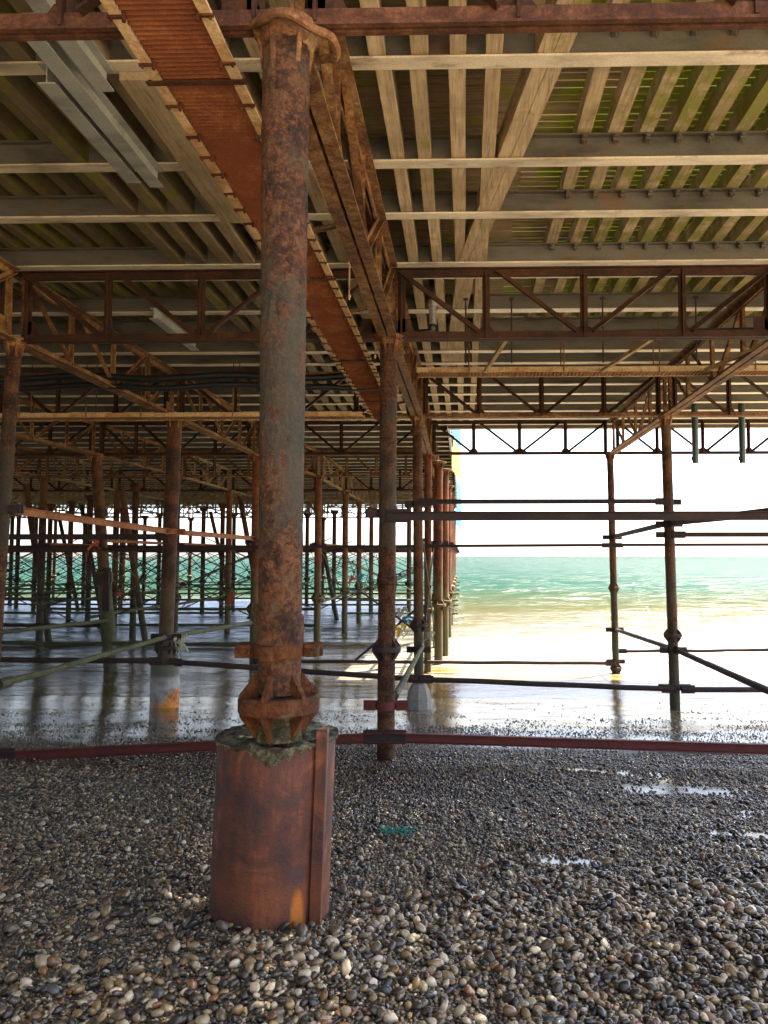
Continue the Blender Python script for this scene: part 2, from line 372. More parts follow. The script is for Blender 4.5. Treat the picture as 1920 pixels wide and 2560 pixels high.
def sea_mat():
    m, n, p = new_mat('sea_water'); o = sepxyz(n)
    d = math_(n, 'LOGARITHM', math_(n, 'MAXIMUM', o[1], 1.), 10.)
    f1 = tnoise(n, pos(n, (.25, 1, 1)), .45, 6, .6)
    dd = math_(n, 'ADD', d, math_(n, 'MULTIPLY', math_(n, 'SUBTRACT', f1, .5), .16))
    c = ramp(n, math_(n, 'DIVIDE', dd, 3.), [(.37, (.15, .092, .028)), (.416, (.13, .078, .018)), (.434, (.12, .098, .055)), (.462, (.072, .060, .026)), (.495, (.045, .036, .010)), (.55, (.026, .031, .009)), (.61, (.006, .029, .017)), (.75, (.0007, .024, .018))])
    fo = tnoise(n, pos(n, (.28, 1.6, 1)), 1.0, 9, .72, .8)
    surf = math_(n, 'ADD', maprange(n, math_(n, 'ABSOLUTE', math_(n, 'SUBTRACT', o[1], 21)), 8., 0., -.05, .08), maprange(n, d, 1.9, 2.8, 0, .03))
    foam_glints = vramp(n, math_(n, 'ADD', fo, surf), .52, .62)
    c = mixc(n, math_(n, 'MULTIPLY', foam_glints, .8), c, (.26, .25, .20))  # foam, plus far glints and near-shore glare put into the colour
    n.nodes.remove(p)
    df = n.nodes.new('ShaderNodeBsdfDiffuse'); gl = n.nodes.new('ShaderNodeBsdfAnisotropic'); mx = n.nodes.new('ShaderNodeMixShader')
    n.links.new(c, df.inputs['Color']); n.links.new(maprange(n, d, 1.15, 2.2, .06, .30), gl.inputs['Roughness'])
    # rough water shows far less mirror at a low angle than flat water: the share falls seaward as the waves grow
    calm = math_(n, 'MULTIPLY', maprange(n, o[0], .2, -2.5), maprange(n, o[1], 52, 44))       # sheltered, smoother water among the piles
    n.links.new(math_(n, 'ADD', maprange(n, d, 1.18, 1.6, .30, .035), math_(n, 'MULTIPLY', calm, maprange(n, d, 1.2, 1.75, .20, .42))), mx.inputs[0])
    n.links.new(df.outputs[0], mx.inputs[1]); n.links.new(gl.outputs[0], mx.inputs[2])
    out = [q for q in n.nodes if q.type == 'OUTPUT_MATERIAL'][0]; n.links.new(mx.outputs[0], out.inputs[0])
    w1 = tnoise(n, pos(n, (.45, 1.5, 1)), 1.6, 6, .6); w2 = tnoise(n, pos(n, (.5, 1.3, 1)), .16, 5, .65)
    h = math_(n, 'ADD', math_(n, 'MULTIPLY', w1, .22), math_(n, 'MULTIPLY', w2, maprange(n, d, 1.3, 2.6, .5, 5.)))
    b = n.nodes.new('ShaderNodeBump'); b.inputs['Distance'].default_value = .8; n.links.new(h, b.inputs['Height'])
    n.links.new(maprange(n, o[1], 13.5, 24, .12, 1.), b.inputs['Strength'])
    n.links.new(b.outputs[0], df.inputs['Normal']); n.links.new(b.outputs[0], gl.inputs['Normal']); return m
sy = [12.5+.07*i for i in range(260)]
while sy[-1] < 9000: sy.append(sy[-1]*1.006 if sy[-1] < 90 else sy[-1]*1.05)
NXS = 230; vs = []
for y in sy:
    half = 1.15*y+12
    for i in range(NXS):
        x = -half+2*half*i/(NXS-1)
        g = max(0, min(1, (y-15)/9)); far = 1/(1+max(0, y-60)/40)
        ph = y*1.15+.8*math.sin(x*.23)+1.4*noise.noise(Vector((x*.12, y*.1, 3)))
        h = .10*g*(max(0, math.sin(ph))**2*1.6-.5)*(.5+noise.noise(Vector((x*.09, y*.07, 8))))+.06*g*noise.noise(Vector((x*.7, y*1.6, 0)))+.012*noise.noise(Vector((x*1.5, y*4., 5)))*max(.25, g)
        vs.append((x, y, SEA+h*far))
fs = [(j*NXS+i, j*NXS+i+1, (j+1)*NXS+i+1, (j+1)*NXS+i) for j in range(len(sy)-1) for i in range(NXS-1)]
me = bpy.data.meshes.new('sea'); me.from_pydata(vs, [], fs); me.polygons.foreach_set('use_smooth', [True]*len(fs))
sea = bpy.data.objects.new('sea', me); COL.objects.link(sea); me.materials.append(sea_mat()); tag(sea, kind='structure')

# ---------------------------------------------------------------- pebbles (stuff, instanced on points)
def pebble_mat():
    m, n, p = new_mat('beach_pebbles')
    oi = n.nodes.new('ShaderNodeObjectInfo'); r = oi.outputs['Random']
    c = ramp(n, r, [(0, (.024, .018, .011)), (.16, (.052, .039, .022)), (.28, (.105, .075, .039)), (.42, (.21, .135, .052)), (.58, (.038, .027, .016)),
                    (.66, (.28, .21, .11)), (.79, (.14, .068, .022)), (.85, (.44, .35, .22)), (.94, (.21, .09, .032)), (.97, (.05, .050, .042))], True)
    a = tnoise(n, pos(n), 60, 4, .6); o = sepxyz(n)
    c = mixc(n, maprange(n, a, .35, .7, 0, .5), c, mixc(n, .5, c, (.05, .045, .04)))
    wet = maprange(n, math_(n, 'ADD', o[1], math_(n, 'MULTIPLY', o[0], .9)), 3.2, 6.5)
    dk = n.nodes.new('ShaderNodeMix'); dk.data_type = 'RGBA'; dk.blend_type = 'MULTIPLY'; n.links.new(wet, dk.inputs[0]); n.links.new(c, dk.inputs[6]); dk.inputs[7].default_value = (.56, .50, .43, 1)
    n.links.new(dk.outputs[2], p.inputs['Base Color'])
    n.links.new(maprange(n, wet, 0, 1, .36, .17), p.inputs['Roughness']); bump(n, p, a, .12, .004); return m
pm = pebble_mat()
pcoll = bpy.data.collections.new('pebble_shapes')
for k in range(9):
    bm = bmesh.new(); bmesh.ops.create_icosphere(bm, subdivisions=3 if k < 5 else 2, radius=.5)
    sx, sz = 1.0+.35*random.random(), .45+.35*random.random()
    for v in bm.verts:
        q = v.co.copy(); j = 1+.28*noise.noise(q*1.9+Vector((k*7.3, 0, 0)))+.12*noise.noise(q*4.+Vector((0, k*3.1, 0)))
        v.co = Vector((q.x*sx, q.y*(.72+.04*(k % 4)), q.z*sz))*j
    for fc in bm.faces: fc.smooth = True
    me = bpy.data.meshes.new('pebble'); bm.to_mesh(me); bm.free(); me.materials.append(pm)
    pcoll.objects.link(bpy.data.objects.new('pebble', me))
P, S, Rt = [], [], []
def blocked(x, y, s):
    if (x+.85)**2+(y-3.6)**2 < (.262-s*.3)**2: return True
    return False
def scatter(y0, y1, step, s0, s1, lift, keep=None, x_ext=.5, xl=None, xr=None):
    y = y0
    while y < y1:
        xa = (-.62*y-x_ext) if xl is None else xl; xb = (.44*y+x_ext) if xr is None else xr
        n = int((xb-xa)/step)
        for i in range(n):
            x = xa+(i+random.random())*step; yy = y+random.random()*step
            if keep is not None and not keep(x, yy): continue
            s = s0+(s1-s0)*random.random()**2.6
            if blocked(x, yy, s): continue
            P.append((x, yy, ground_z(x, yy)+s*lift+random.random()*s*.25)); S.append(s)
        y += step
def patch(x, y, k=1.): return noise.noise(Vector((x*k, y*k, 7.7)))
def dry(x, y): return puddle_field(x, y) < .02+.5*random.random()**2
big = lambda x, y: dry(x, y) and (y < 3.7+.9*patch(x, y, .9)+.35*x or random.random() < .22)
scatter(1.9, 2.6, .026, .018, .052, .12)
scatter(2.4, 4.1, .0165, .010, .023, .05, dry)
scatter(2.4, 5.6, .0235, .015, .047, .22, big)
scatter(2.5, 5.4, .085, .040, .066, .30, lambda x, y: dry(x, y) and random.random() < .5 and y < 3.6+.4*x+random.random())
scatter(4.1, 6.3, .0172, .009, .026, .10, dry)
scatter(5.4, 8.6, .045, .022, .048, .2, lambda x, y: dry(x, y) and random.random() < .35)
scatter(6.3, 9.0, .0205, .010, .030, .10, lambda x, y: dry(x, y) and random.random() < 1.3-max(0, (y-8.3))*.9)
scatter(8.7, 12.6, .033, .012, .030, -.05, lambda x, y: random.random() < max(.03, .95-(y-8.7)/3.3+.9*patch(x, y*2, 1.1)) )
scatter(12.6, 14.0, .09, .02, .035, -.05, lambda x, y: random.random() < .06)
N = len(P); print('pebbles', N)
me = bpy.data.meshes.new('pebbles'); me.vertices.add(N); me.vertices.foreach_set('co', np.array(P, dtype=np.float32).ravel())
pebbles = bpy.data.objects.new('pebbles', me); COL.objects.link(pebbles)
at = me.attributes.new('size', 'FLOAT', 'POINT'); at.data.foreach_set('value', np.array(S, dtype=np.float32))
rot = np.stack([RNG.normal(0, .35, N), RNG.normal(0, .35, N), RNG.uniform(0, 6.283, N)], 1).astype(np.float32)
at = me.attributes.new('rot', 'FLOAT_VECTOR', 'POINT'); at.data.foreach_set('vector', rot.ravel())
at = me.attributes.new('pick', 'INT', 'POINT'); at.data.foreach_set('value', RNG.integers(0, 9, N).astype(np.int32))
g = bpy.data.node_groups.new('pebble_scatter', 'GeometryNodeTree')
g.interface.new_socket('Geometry', in_out='INPUT', socket_type='NodeSocketGeometry'); g.interface.new_socket('Geometry', in_out='OUTPUT', socket_type='NodeSocketGeometry')
gi = g.nodes.new('NodeGroupInput'); go = g.nodes.new('NodeGroupOutput'); ip = g.nodes.new('GeometryNodeInstanceOnPoints'); ci = g.nodes.new('GeometryNodeCollectionInfo')
ci.inputs['Collection'].default_value = pcoll; ci.inputs['Separate Children'].default_value = True; ci.inputs['Reset Children'].default_value = True
ip.inputs['Pick Instance'].default_value = True
def gattr(nm, ty):
    a = g.nodes.new('GeometryNodeInputNamedAttribute'); a.data_type = ty; a.inputs['Name'].default_value = nm; return a.outputs['Attribute']
g.links.new(gi.outputs[0], ip.inputs['Points']); g.links.new(ci.outputs[0], ip.inputs['Instance'])
g.links.new(gattr('pick', 'INT'), ip.inputs['Instance Index']); g.links.new(gattr('size', 'FLOAT'), ip.inputs['Scale']); g.links.new(gattr('rot', 'FLOAT_VECTOR'), ip.inputs['Rotation'])
g.links.new(ip.outputs[0], go.inputs[0])
md = pebbles.modifiers.new('scatter', 'NODES'); md.node_group = g
tag(pebbles, 'grey, tan and black rounded beach pebbles covering the foreground shingle', 'pebbles', kind='stuff')

# ---------------------------------------------------------------- pillars
def col_prof(z0, z1, r, dz=.25): 
    k = max(2, int((z1-z0)/dz)); return [(r, z0+(z1-z0)*i/k) for i in range(k+1)]
def flange_joint(p, name, c, top, z, r, ring, up, dn, th=.035, ribs=8, n=24, lower=None, mat='joint', amp=0):
    t = (z-c[2])/(top[2]-c[2]); cx = c[0]+(top[0]-c[0])*t; cy = c[1]+(top[1]-c[1])*t
    mb = MB(); lr = lower or r
    mb.lathe([(r*.9, z-th*.9), (ring*.95, z-th), (ring, z-th*.8), (ring, z+th*.5), (ring*.93, z+th*.8), (r*.9, z+th*.7)], (cx, cy, 0), n=n*2, amp=amp, cap=False, fr=12)
    for k in range(ribs):
        a = 2*math.pi*(k+.35)/ribs; ca, sa = math.cos(a), math.sin(a); nr = (-sa, ca, 0)
        q = lambda rr, zz: (cx+rr*ca, cy+rr*sa, zz)
        mb.prism([q(r*.9, z), q(ring*.97, z+th*.4), q(ring*.97, z+th), q(r*.98, z+up)], nr, th*.5)
        mb.prism([q(r*.6, z), q(lr*.98, z-dn), q(lr*1.06, z-dn), q(ring*.97, z-th*1.2), q(ring*.97, z-th*.3)], nr, th*.5)
    return mb.build(name, mat, p, smooth=True)
def capital(p, c, z, r, ring, mat='joint', ragged=0.):
    mb = MB()
    mb.lathe([(r*.95, z-.06), (r*1.15, z-.03), (r*1.25, z-.012), (ring*.98, z+.0), (ring, z+.012), (ring, z+.045), (ring*.6, z+.06)], (c[0], c[1], 0), n=36, amp=ragged, fr=9)
    for k in range(6):
        a = 2*math.pi*(k+.2)/6; ca, sa = math.cos(a), math.sin(a)
        q = lambda rr, zz: (c[0]+rr*ca, c[1]+rr*sa, zz)
        mb.prism([q(r*.9, z-.10), q(r*1.02, z-.16), q(ring*.9, z+.004), q(r*.9, z+.004)], (-sa, ca, 0), .022)
    return mb.build('capital', mat, p, smooth=True)
def clamp(p, cx, cy, z, r, h=.09, lug=.16, mat='brace', ang=0, name='clamp'):
    mb = MB(); mb.lathe([(r*.98, z-h/2), (r+.014, z-h/2), (r+.014, z+h/2), (r*.98, z+h/2)], (cx, cy, 0), n=28, cap=False)
    for s in (-1, 1):
        d = Vector((math.cos(ang)*s, math.sin(ang)*s, 0)); c0 = Vector((cx, cy, z-h*.55))+d*(r+.006)
        mb.bar(c0, c0+d*(lug-r*.3), [(-.012, 0), (.012, 0), (.012, h*1.1), (-.012, h*1.1)])
        mb.bar(c0+d*.01+Vector((0, -.035, 0)), c0+d*(lug-r*.3)*.9+Vector((0, -.035, 0)), [(-.008, 0), (.008, 0), (.008, h), (-.008, h)])
        for q in (.35, .75):
            b = c0+d*(lug-r*.3)*q+Vector((0, -.06, h*.55)); mb.bar(b, b+Vector((0, .09, 0)), [(.011*math.cos(i*1.047), .011*math.sin(i*1.047)) for i in range(6)])
    return mb.build(name, mat, p)

# the foreground pillar
A1b, A1t = (-.808, 3.42, .80), (-.812, 3.42, 4.06)
t = thing('pier_pillar', (-.81, 3.42, .80), 'thick pitted rusty iron pillar standing in the steel casing in the foreground', 'pillar')
mb = MB(); prof = [(.094+.013*min(1, max(0, (z-1.2)/2.6)) + (.010 if z < 1.34 and z > 1.20 else 0), z) for z in [1.0+.012*i for i in range(248)]]
mb.lathe(prof, A1b, A1t, n=110, amp=.0035, fr=14); mb.build('shaft', 'column', t, smooth=True)
flange_joint(t, 'flange_joint', A1b, A1t, .96, .098, .176, .13, .165, .042, 6, 30, lower=.085, amp=.004)
mb = MB(); mb.lathe([(.10, .80), (.098, .84), (.085, .93), (.10, .98)], A1b, A1t, n=30, amp=.006); mb.build('socket', 'fill', t, smooth=True)
clamp(t, -.81, 3.42, 1.19, .100, .055, .115, 'joint', .15, 'clamp_band')
mb = MB()
for a0 in (-1.75, ):
    d = Vector((math.cos(a0), math.sin(a0), 0)); c0 = Vector((-.81, 3.42, 1.155))+d*.10; mb.bar(c0, c0+d*.045, rect(.05, .06)); 
mb.build('lug', 'joint', t, bevel=.004)
capital(t, (-.812, 3.42), 4.0, .107, .150, 'girder', .008)
mb = MB()                       # heavy curled lip of the broken capital bracket
pts = [(-.775+.195*math.cos(a), 3.42+.18*math.sin(a), 4.00-.05*max(0, math.cos(a+.4))-.012*math.sin(5*a)) for a in [(-2.6+.16*i) for i in range(32)]]
mb.tube(pts, .020, 9); mb.build('capital_rim', 'girder', t, smooth=True)

# casing under it
CX, CY = -.88, 3.60
t = thing('pile_casing', (CX, CY, -.15), 'wide rust-brown steel casing half buried in pebbles under the foreground pillar', 'pile casing')
mb = MB(); R = .268; n = 120; zs = [-.15+.0125*i for i in range(76)]; vs = []
for k, z in enumerate(zs):
    for i in range(n):
        a = 2*math.pi*i/n; q = Vector((math.cos(a), math.sin(a), z*2))
        top_cut = .775+.012*noise.noise(q*3)+.015*noise.noise(Vector((a*5, 0, 3)))
        zz = min(z, top_cut); rr = R*(1-.006*z)+.003*noise.noise(q*1.3)
        vs.append((CX+rr*math.cos(a)+.03*z, CY+rr*math.sin(a), zz))
fs = [(k*n+i, k*n+(i+1) % n, (k+1)*n+(i+1) % n, (k+1)*n+i) for k in range(len(zs)-1) for i in range(n)]
mb.add(vs, fs); casing_shell = mb.build('shell', 'casing', t, smooth=True)
mb = MB()                       # concrete fill: lumpy top that laps over the rim and hangs down the front
nr, na = 26, 120; vs = []
def drip(a):
    v = .022+.060*math.exp(-((a+1.40)/.30)**2)+.030*noise.noise(Vector((a*3, 1, 0)))+.035*noise.noise(Vector((a*11, 1, 5)))
    return max(.015, v)
for k in range(nr):
    for i in range(na):
        a = -math.pi+2*math.pi*i/na
        if k < 18:
            r_ = (R+.012)*k/17; q = Vector((r_*math.cos(a)*9, r_*math.sin(a)*9, 0))
            z = .785+.020*noise.noise(q)+.016*noise.noise(q*3.1)-.006*(k/17)**4
        else:
            s = (k-17)/(nr-18); aa = a; r_ = R+.012-.013*s**2+.006*noise.noise(Vector((a*9, s*3, 0))); z = .784-drip(aa)*s
        vs.append((CX+.024+r_*math.cos(a), CY+r_*math.sin(a), z))
fs = [(k*na+i, k*na+(i+1) % na, (k+1)*na+(i+1) % na, (k+1)*na+i) for k in range(nr-1) for i in range(na)]
mb.add(vs, fs); mb.build('concrete_fill', 'fill', t, smooth=True)
mb = MB()                       # side channel: dark groove, then an upright flange
ang = -.62; d = Vector((math.cos(ang), math.sin(ang), 0)); 
base = Vector((CX, CY, 0))+d*.262; tn = Vector((-d.y, d.x, 0))
def shift(z): return Vector((.03*z, 0, z))
mb.bar(base+shift(-.15)+Vector((.0, -.02, 0)), base+shift(.83)+Vector((.0, -.02, 0)), [(-.012, 0), (.012, 0), (.012, .05), (-.012, .05)], up=(1, 0, 0))
b2 = base+Vector((.018, -.022, 0))
mb.bar(b2+shift(-.15), b2+shift(.84), [(-.004, -.004), (.05, -.004), (.05, .030), (-.004, .030)], up=(1, 0, 0), segs=20, wob=.0)
mb.build('side_flange', 'casing', t, bevel=.003)
casing_side = None

def pillar(name, b, tp, r, label, group=None, joints=(), clamps=(), mat='column_far', ring=None, detail=1, casing=None):
    t = thing(name, b, label, 'pillar', group); c = (b[0], b[1], b[2])
    mb = MB(); mb.lathe(col_prof(b[2], tp[2], r, .06 if detail else .5), c, tp, n=36 if detail else 14, amp=.004 if detail else 0, seed=b[0]); mb.build('shaft', mat, t, smooth=True)
    for z, rg in joints: flange_joint(t, 'flange_joint', c, tp, z, r, rg, .11, .12, .035, 6, 12 if detail else 6, mat=mat if rg < .15 else 'brace')
    capital(t, (tp[0], tp[1]), tp[2]-.06, r, ring or r*1.75, 'girder' if mat != 'column_orange' else 'column_orange')
    for z, lug, cm in clamps:
        k = (z-b[2])/(tp[2]-b[2]); clamp(t, b[0]+(tp[0]-b[0])*k, b[1], z, r, .09, lug, cm)
    return t
pillar('pier_pillar', (-.815, Y2, -.75), (-.80, Y2, ZB+.06), .093, 'mottled grey and rust pillar with red clamp bands, directly behind the foreground pillar',
       joints=[(.62, .155), (1.34, .112)], clamps=[(2.07, .17, 'brace'), (.02, .17, 'redrail'), (-.29, .15, 'redrail')], mat='column')
pillar('pier_pillar', (-.72, Y3, -1.1), (-.76, Y3, ZB+.06), .082, 'weed-darkened pillar on a pale concrete foot, third back in the foreground pillar\'s row',
       joints=[(.46, .15)], clamps=[(2.5, .16, 'brace'), (-.42, .14, 'brace'), (.05, .14, 'brace')])
pillar('pier_pillar', (3.55, Y3, -2.4), (3.45, Y3, ZB+.06), .085, 'thick leaning pillar at right with bulging joint, against the bright sea',
       joints=[(.30, .155)], clamps=[(2.52, .15, 'brace'), (2.15, .16, 'brace'), (1.97, .16, 'brace'), (.05, .16, 'brace'), (-.56, .2, 'brace')])
pillar('pier_pillar', (3.51, Y4, -1.35), (3.43, Y4, ZB+.06), .078, 'thin pillar at right standing farther out in the surf line, left of the thick one',
       joints=[(.89, .125), (-.93, .135)], clamps=[(2.05, .16, 'brace'), (1.86, .18, 'brace'), (-.06, .15, 'brace'), (-.78, .15, 'brace')])
pillar('pier_pillar', (-5.02, Y3, -.35), (-4.93, Y3, ZB+.06), .118, 'stout pillar with rusty top rising from the grey casing at left',
       joints=[(.08, .18)], clamps=[(2.03, .17, 'brace_rust'), (.25, .17, 'brace')], mat='column_far')
pillar('pier_pillar', (-5.12, Y2, -.6), (-4.96, Y2, ZB+.06), .072, 'orange-brown pillar cut by the left edge of the view', clamps=[(2.12, .17, 'brace')], mat='column')
# leaning, jacketed pillar at left
t = pillar('pier_pillar', (-8.0, Y4, -2.4), (-8.62, Y4, ZB+.06), .125, 'crooked leaning pillar with a bolted repair jacket, standing in the shallows at left', mat='column_far')
mb = MB(); mb.lathe([(.15, -1.1), (.155, -.2), (.175, -.15), (.175, .25), (.15, .3), (.15, 1.0), (.20, 1.02), (.20, 1.25), (.13, 1.28)], (-8.0, Y4, -2.4), (-8.62, Y4, ZB), n=28, amp=.01); mb.build('repair_jacket', 'brace_weed', t, smooth=True)
mb = MB(); mb.box((-8.28, Y4-.2, .35), (-8.12, Y4-.12, 1.35)); mb.box((-8.48, Y4-.24, .95), (-8.12, Y4-.1, 1.2)); mb.build('bolted_plate', 'brace', t, bevel=.01)
pillar('pier_pillar', (row_x(0, 3), Y4, -1.4), (-.79, Y4, ZB+.06), .085, 'weedy pillar fourth back in the foreground pillar\'s row, right behind its neighbour', joints=[(.4, .14)], clamps=[(1.86, .16, 'brace')], mat='column_orange')

# feet
t = thing('pile_casing', (-5.01, Y3, -1.0), 'pale grey casing streaked with bright orange rust, standing in wet sand at left', 'pile casing')
mb = MB(); mb.lathe([(.235, -1.0), (.235, -.6), (.232, -.28), (.238, -.20)], (-5.01, Y3, 0), n=48, amp=.004, cap=False); mb.build('shell', 'casing2', t, smooth=True)
mb = MB(); mb.lathe([(.225, -.24), (.225, -.22), (.12, -.20)], (-5.01, Y3, 0), n=32, amp=.01); mb.build('concrete_fill', 'fill', t, smooth=True)
mb = MB(); mb.lathe([(.205, -1.15), (.20, -.75), (.175, -.62), (.12, -.52), (.09, -.50)], (-.72, Y3, 0), n=8, amp=.006); o = mb.build('concrete_foot', 'concrete'); recentre(o, (-.72, Y3, -1.15))
tag(o, 'pale faceted concrete foot round the third pillar, at the edge of the wet sand', 'concrete foot')

# far pillars, one mesh design copied
ROWTXT = {0: 'in the foreground row', 1: 'in the right-hand row'}
def rowtxt(r): return ROWTXT.get(r) or (ordn(-r-1)+' row left')
protos = {}
def far_pillar(x, y, L, r, mat, detail):
    key = (mat, detail)
    if key not in protos:
        t = thing('pier_pillar', (0, 0, 0), '', 'pillar')
        mb = MB(); mb.lathe(col_prof(-1.6, ZB, .105, .3), (0, 0, 0), (0, 0, 4), n=16, amp=.004); 
        if not detail: mb.lathe([(.1, .3), (.19, .36), (.19, .44), (.1, .5)], n=12); mb.lathe([(.1, ZB-.2), (.21, ZB-.05), (.21, ZB+.04)], n=12)
        mb.build('shaft', mat, t, smooth=True)
        if detail:
            flange_joint(t, 'flange_joint', (0, 0, -2), (0, 0, 4), .4, .10, .19, .14, .16, .04, 6, 8, mat=mat); capital(t, (0, 0), ZB-.02, .10, .2, 'girder'); clamp(t, 0, 0, 1.95, .105, .09, .17, 'brace')
        protos[key] = t; o = t
    else: o = copy_tree(protos[key], (0, 0, 0))
    o.location = (x, y, 0)
    o['label'] = ordn(L)+' pillar back from the camera, '+rowtxt(r); o['category'] = 'pillar'; o['group'] = 'pillars of the pier beyond the shoreline'
    return o
def in_view(x, y, m=1.5): return x > -.61*y-m and x < .42*y+m
for L in range(3, 10):
    for r in range(0, -9, -1):
        if L == 3 and r in (0, -2): continue
        x, y = row_x(r, L)+random.uniform(-.12, .12), LINES[L]+random.uniform(-.1, .1)
        if in_view(x, y, .3): far_pillar(x, y, L, r, 'column_orange' if r >= -1 or random.random() < .2 else 'column_far', L < 7)
for k, (L, f_) in enumerate([(3, .5), (4, .5), (5, .5), (6, .5), (7, .5), (8, .5)]):
    for q, (dx, dy, w_) in enumerate(((.20, 1.5, 'nearer'), (.32, 3.2, 'farther'))):
        o = far_pillar(row_x(0, L)+dx, LINES[L]+dy, L, 0, 'column_orange', k < 2); o['label'] = w_+' extra pillar between the '+ordn(L)+' and '+ordn(L+1)+' lines, at the sunlit edge'
for L in range(4, 9):
    for r in range(-1, -8, -1):
        x = row_x(r, L)+2.0+random.uniform(-.4, .4); y = LINES[L]+2.4
        if in_view(x, y, .2) and (L+r) % 2: o = far_pillar(x, y, L, r, 'column_far', False); o['label'] = 'thin pillar midway after the '+ordn(L)+' line, '+ordn(-r-1)+' bay left'
def raker(x0, x1, y, r_, label):
    mb = MB(); mb.lathe(col_prof(-1.6, ZB-.1, .095, .4), (x0, y, -1.6), (x1, y, ZB), n=14, amp=.004); o = mb.build('raking_pile', 'column_far', smooth=True); recentre(o, (x0, y, -1.6))
    tag(o, label, 'raking pile', 'raking piles among the pillars')
for i, (a, b, L) in enumerate(((-9.6, -10.6, 4), (-7.2, -8.3, 5), (-12.6, -13.6, 4), (-5.3, -6.4, 6), (-15.5, -16.7, 6), (-11.2, -12.6, 7), (-19.0, -20.3, 7), (-8.6, -9.6, 7))):
    raker(a, b, LINES[L]+.9, .1, 'weedy leaning pile behind the '+ordn(L)+' cross line of pillars, '+ordn(i)+' of its kind')

# ---------------------------------------------------------------- lattice girders
def girder(p0, p1, label, group, mat='girder', ZB=ZB, wid=None, detail=2, npan=4, twin=False, dmat=None):
    p0 = Vector(p0); p1 = Vector(p1); L = (p1-p0).length; d = (p1-p0).normalized(); sd = Vector((d.y, -d.x, 0))
    t = thing('lattice_girder', tuple(p0), label, 'girder', group); dmat = dmat or mat
    z0, z1 = Vector((0, 0, ZB)), Vector((0, 0, ZT)); q0 = Vector((p0.x, p0.y, 0)); q1 = Vector((p1.x, p1.y, 0))
    node = [q0.lerp(q1, k/npan) for k in range(npan+1)]
    def mk(name, fn, m):
        mb = MB(); fn(mb); return mb
    bc, tc, vt, dg, gp = MB(), MB(), [], [], []
    def chord(mb, z, w, up):
        e = d*.09
        if twin or detail == 2:
            for s in (-1, 1):
                pr = [(s*.012, 0), (s*(w/2), 0), (s*(w/2), .014*up), (s*.028, .014*up), (s*.028, .085*up), (s*.012, .085*up)]
                mb.bar(q0+e+Vector((0, 0, z)), q1-e+Vector((0, 0, z)), pr)
        else: mb.bar(q0+e+Vector((0, 0, z)), q1-e+Vector((0, 0, z)), [(a, b*up) for a, b in Tp(w, .07, .016)])
    w = wid or (.20 if twin else .13)
    chord(bc, ZB, w, 1); chord(tc, ZT, w, -1)
    for k in range(npan+1):
        c = node[k]+(d*.14 if k == 0 else (-d*.14 if k == npan else Vector()))
        mb = MB(); mb.bar(c+Vector((0, 0, ZB+.016)), c+Vector((0, 0, ZT-.016)), [(-.042, -.006), (.042, -.006), (.042, .006), (.008, .006), (.008, .05), (-.008, .05), (-.008, .006), (-.042, .006)], up=tuple(sd)); vt.append(mb)
    for k in range(npan):
        left = k < npan/2
        a, b = (ZT-.05, ZB+.06) if left else (ZB+.06, ZT-.05)
        mb = MB(); off = sd*.030
        mb.bar(node[k]+d*.10+Vector((0, 0, a))+off, node[k+1]-d*.10+Vector((0, 0, b))+off, Lp(.055, .055, .010)); dg.append(mb)
    for k in range(1, npan):
        mb = MB(); c = node[k]
        W_ = .16 if k == npan//2 else .10
        for zz, s in (((ZB+.016), 1),):
            mb.prism([c-d*W_+Vector((0, 0, zz)), c+d*W_+Vector((0, 0, zz)), c+d*W_+Vector((0, 0, zz+.06)), c+d*.05+Vector((0, 0, zz+.13)), c-d*.05+Vector((0, 0, zz+.13)), c-d*W_+Vector((0, 0, zz+.06))], sd, .011)
        gp.append(mb)
    if detail == 2:
        for e_ in (0, npan):
            mb = MB(); c = node[e_]+(d*.2 if e_ == 0 else -d*.2)
            mb.prism([c-d*.10+Vector((0, 0, ZB+.016)), c+d*.12+Vector((0, 0, ZB+.016)), c+d*.02+Vector((0, 0, ZB+.24)), c-d*.10+Vector((0, 0, ZB+.24))], sd, .012)
            gp.append(mb)
    if detail >= 1:
        bc.build('bottom_chord', mat, t); tc.build('top_chord', mat, t)
        for mb in vt: mb.build('vertical', dmat, t)
        for mb in dg: mb.build('diagonal', dmat, t)
        for mb in gp: mb.build('gusset_plate', dmat, t)
    else:
        one = MB()
        for mb in [bc, tc]+vt+dg+gp: one.add(mb.v, mb.f)
        one.build('lattice', mat, t)
    return t
gproto = {}
def far_girder(p0, p1, label, group, mat, detail=0):
    d = Vector(p1)-Vector(p0); key = (round(d.x, 2), round(d.y, 2), mat, detail)
    if key in gproto: o = copy_tree(gproto[key], (0, 0, 0)); o.location = p0; o['label'] = label; return o
    gproto[key] = girder(p0, p1, label, group, mat, detail=detail); return gproto[key]
GG = 'lattice girders under the deck'
def glabel(kind, L, r):
    if kind == 'x':
        side = {0: 'just right of the foreground row', 1: 'at the far right', -1: 'just left of the foreground row'}.get(r)
        side = side or (ordn(-r-1)+' bay left')
        return 'cross lattice girder, '+ordn(L)+' line back, '+side
    return 'seaward lattice girder after '+ordn(L)+' line, '+rowtxt(r)
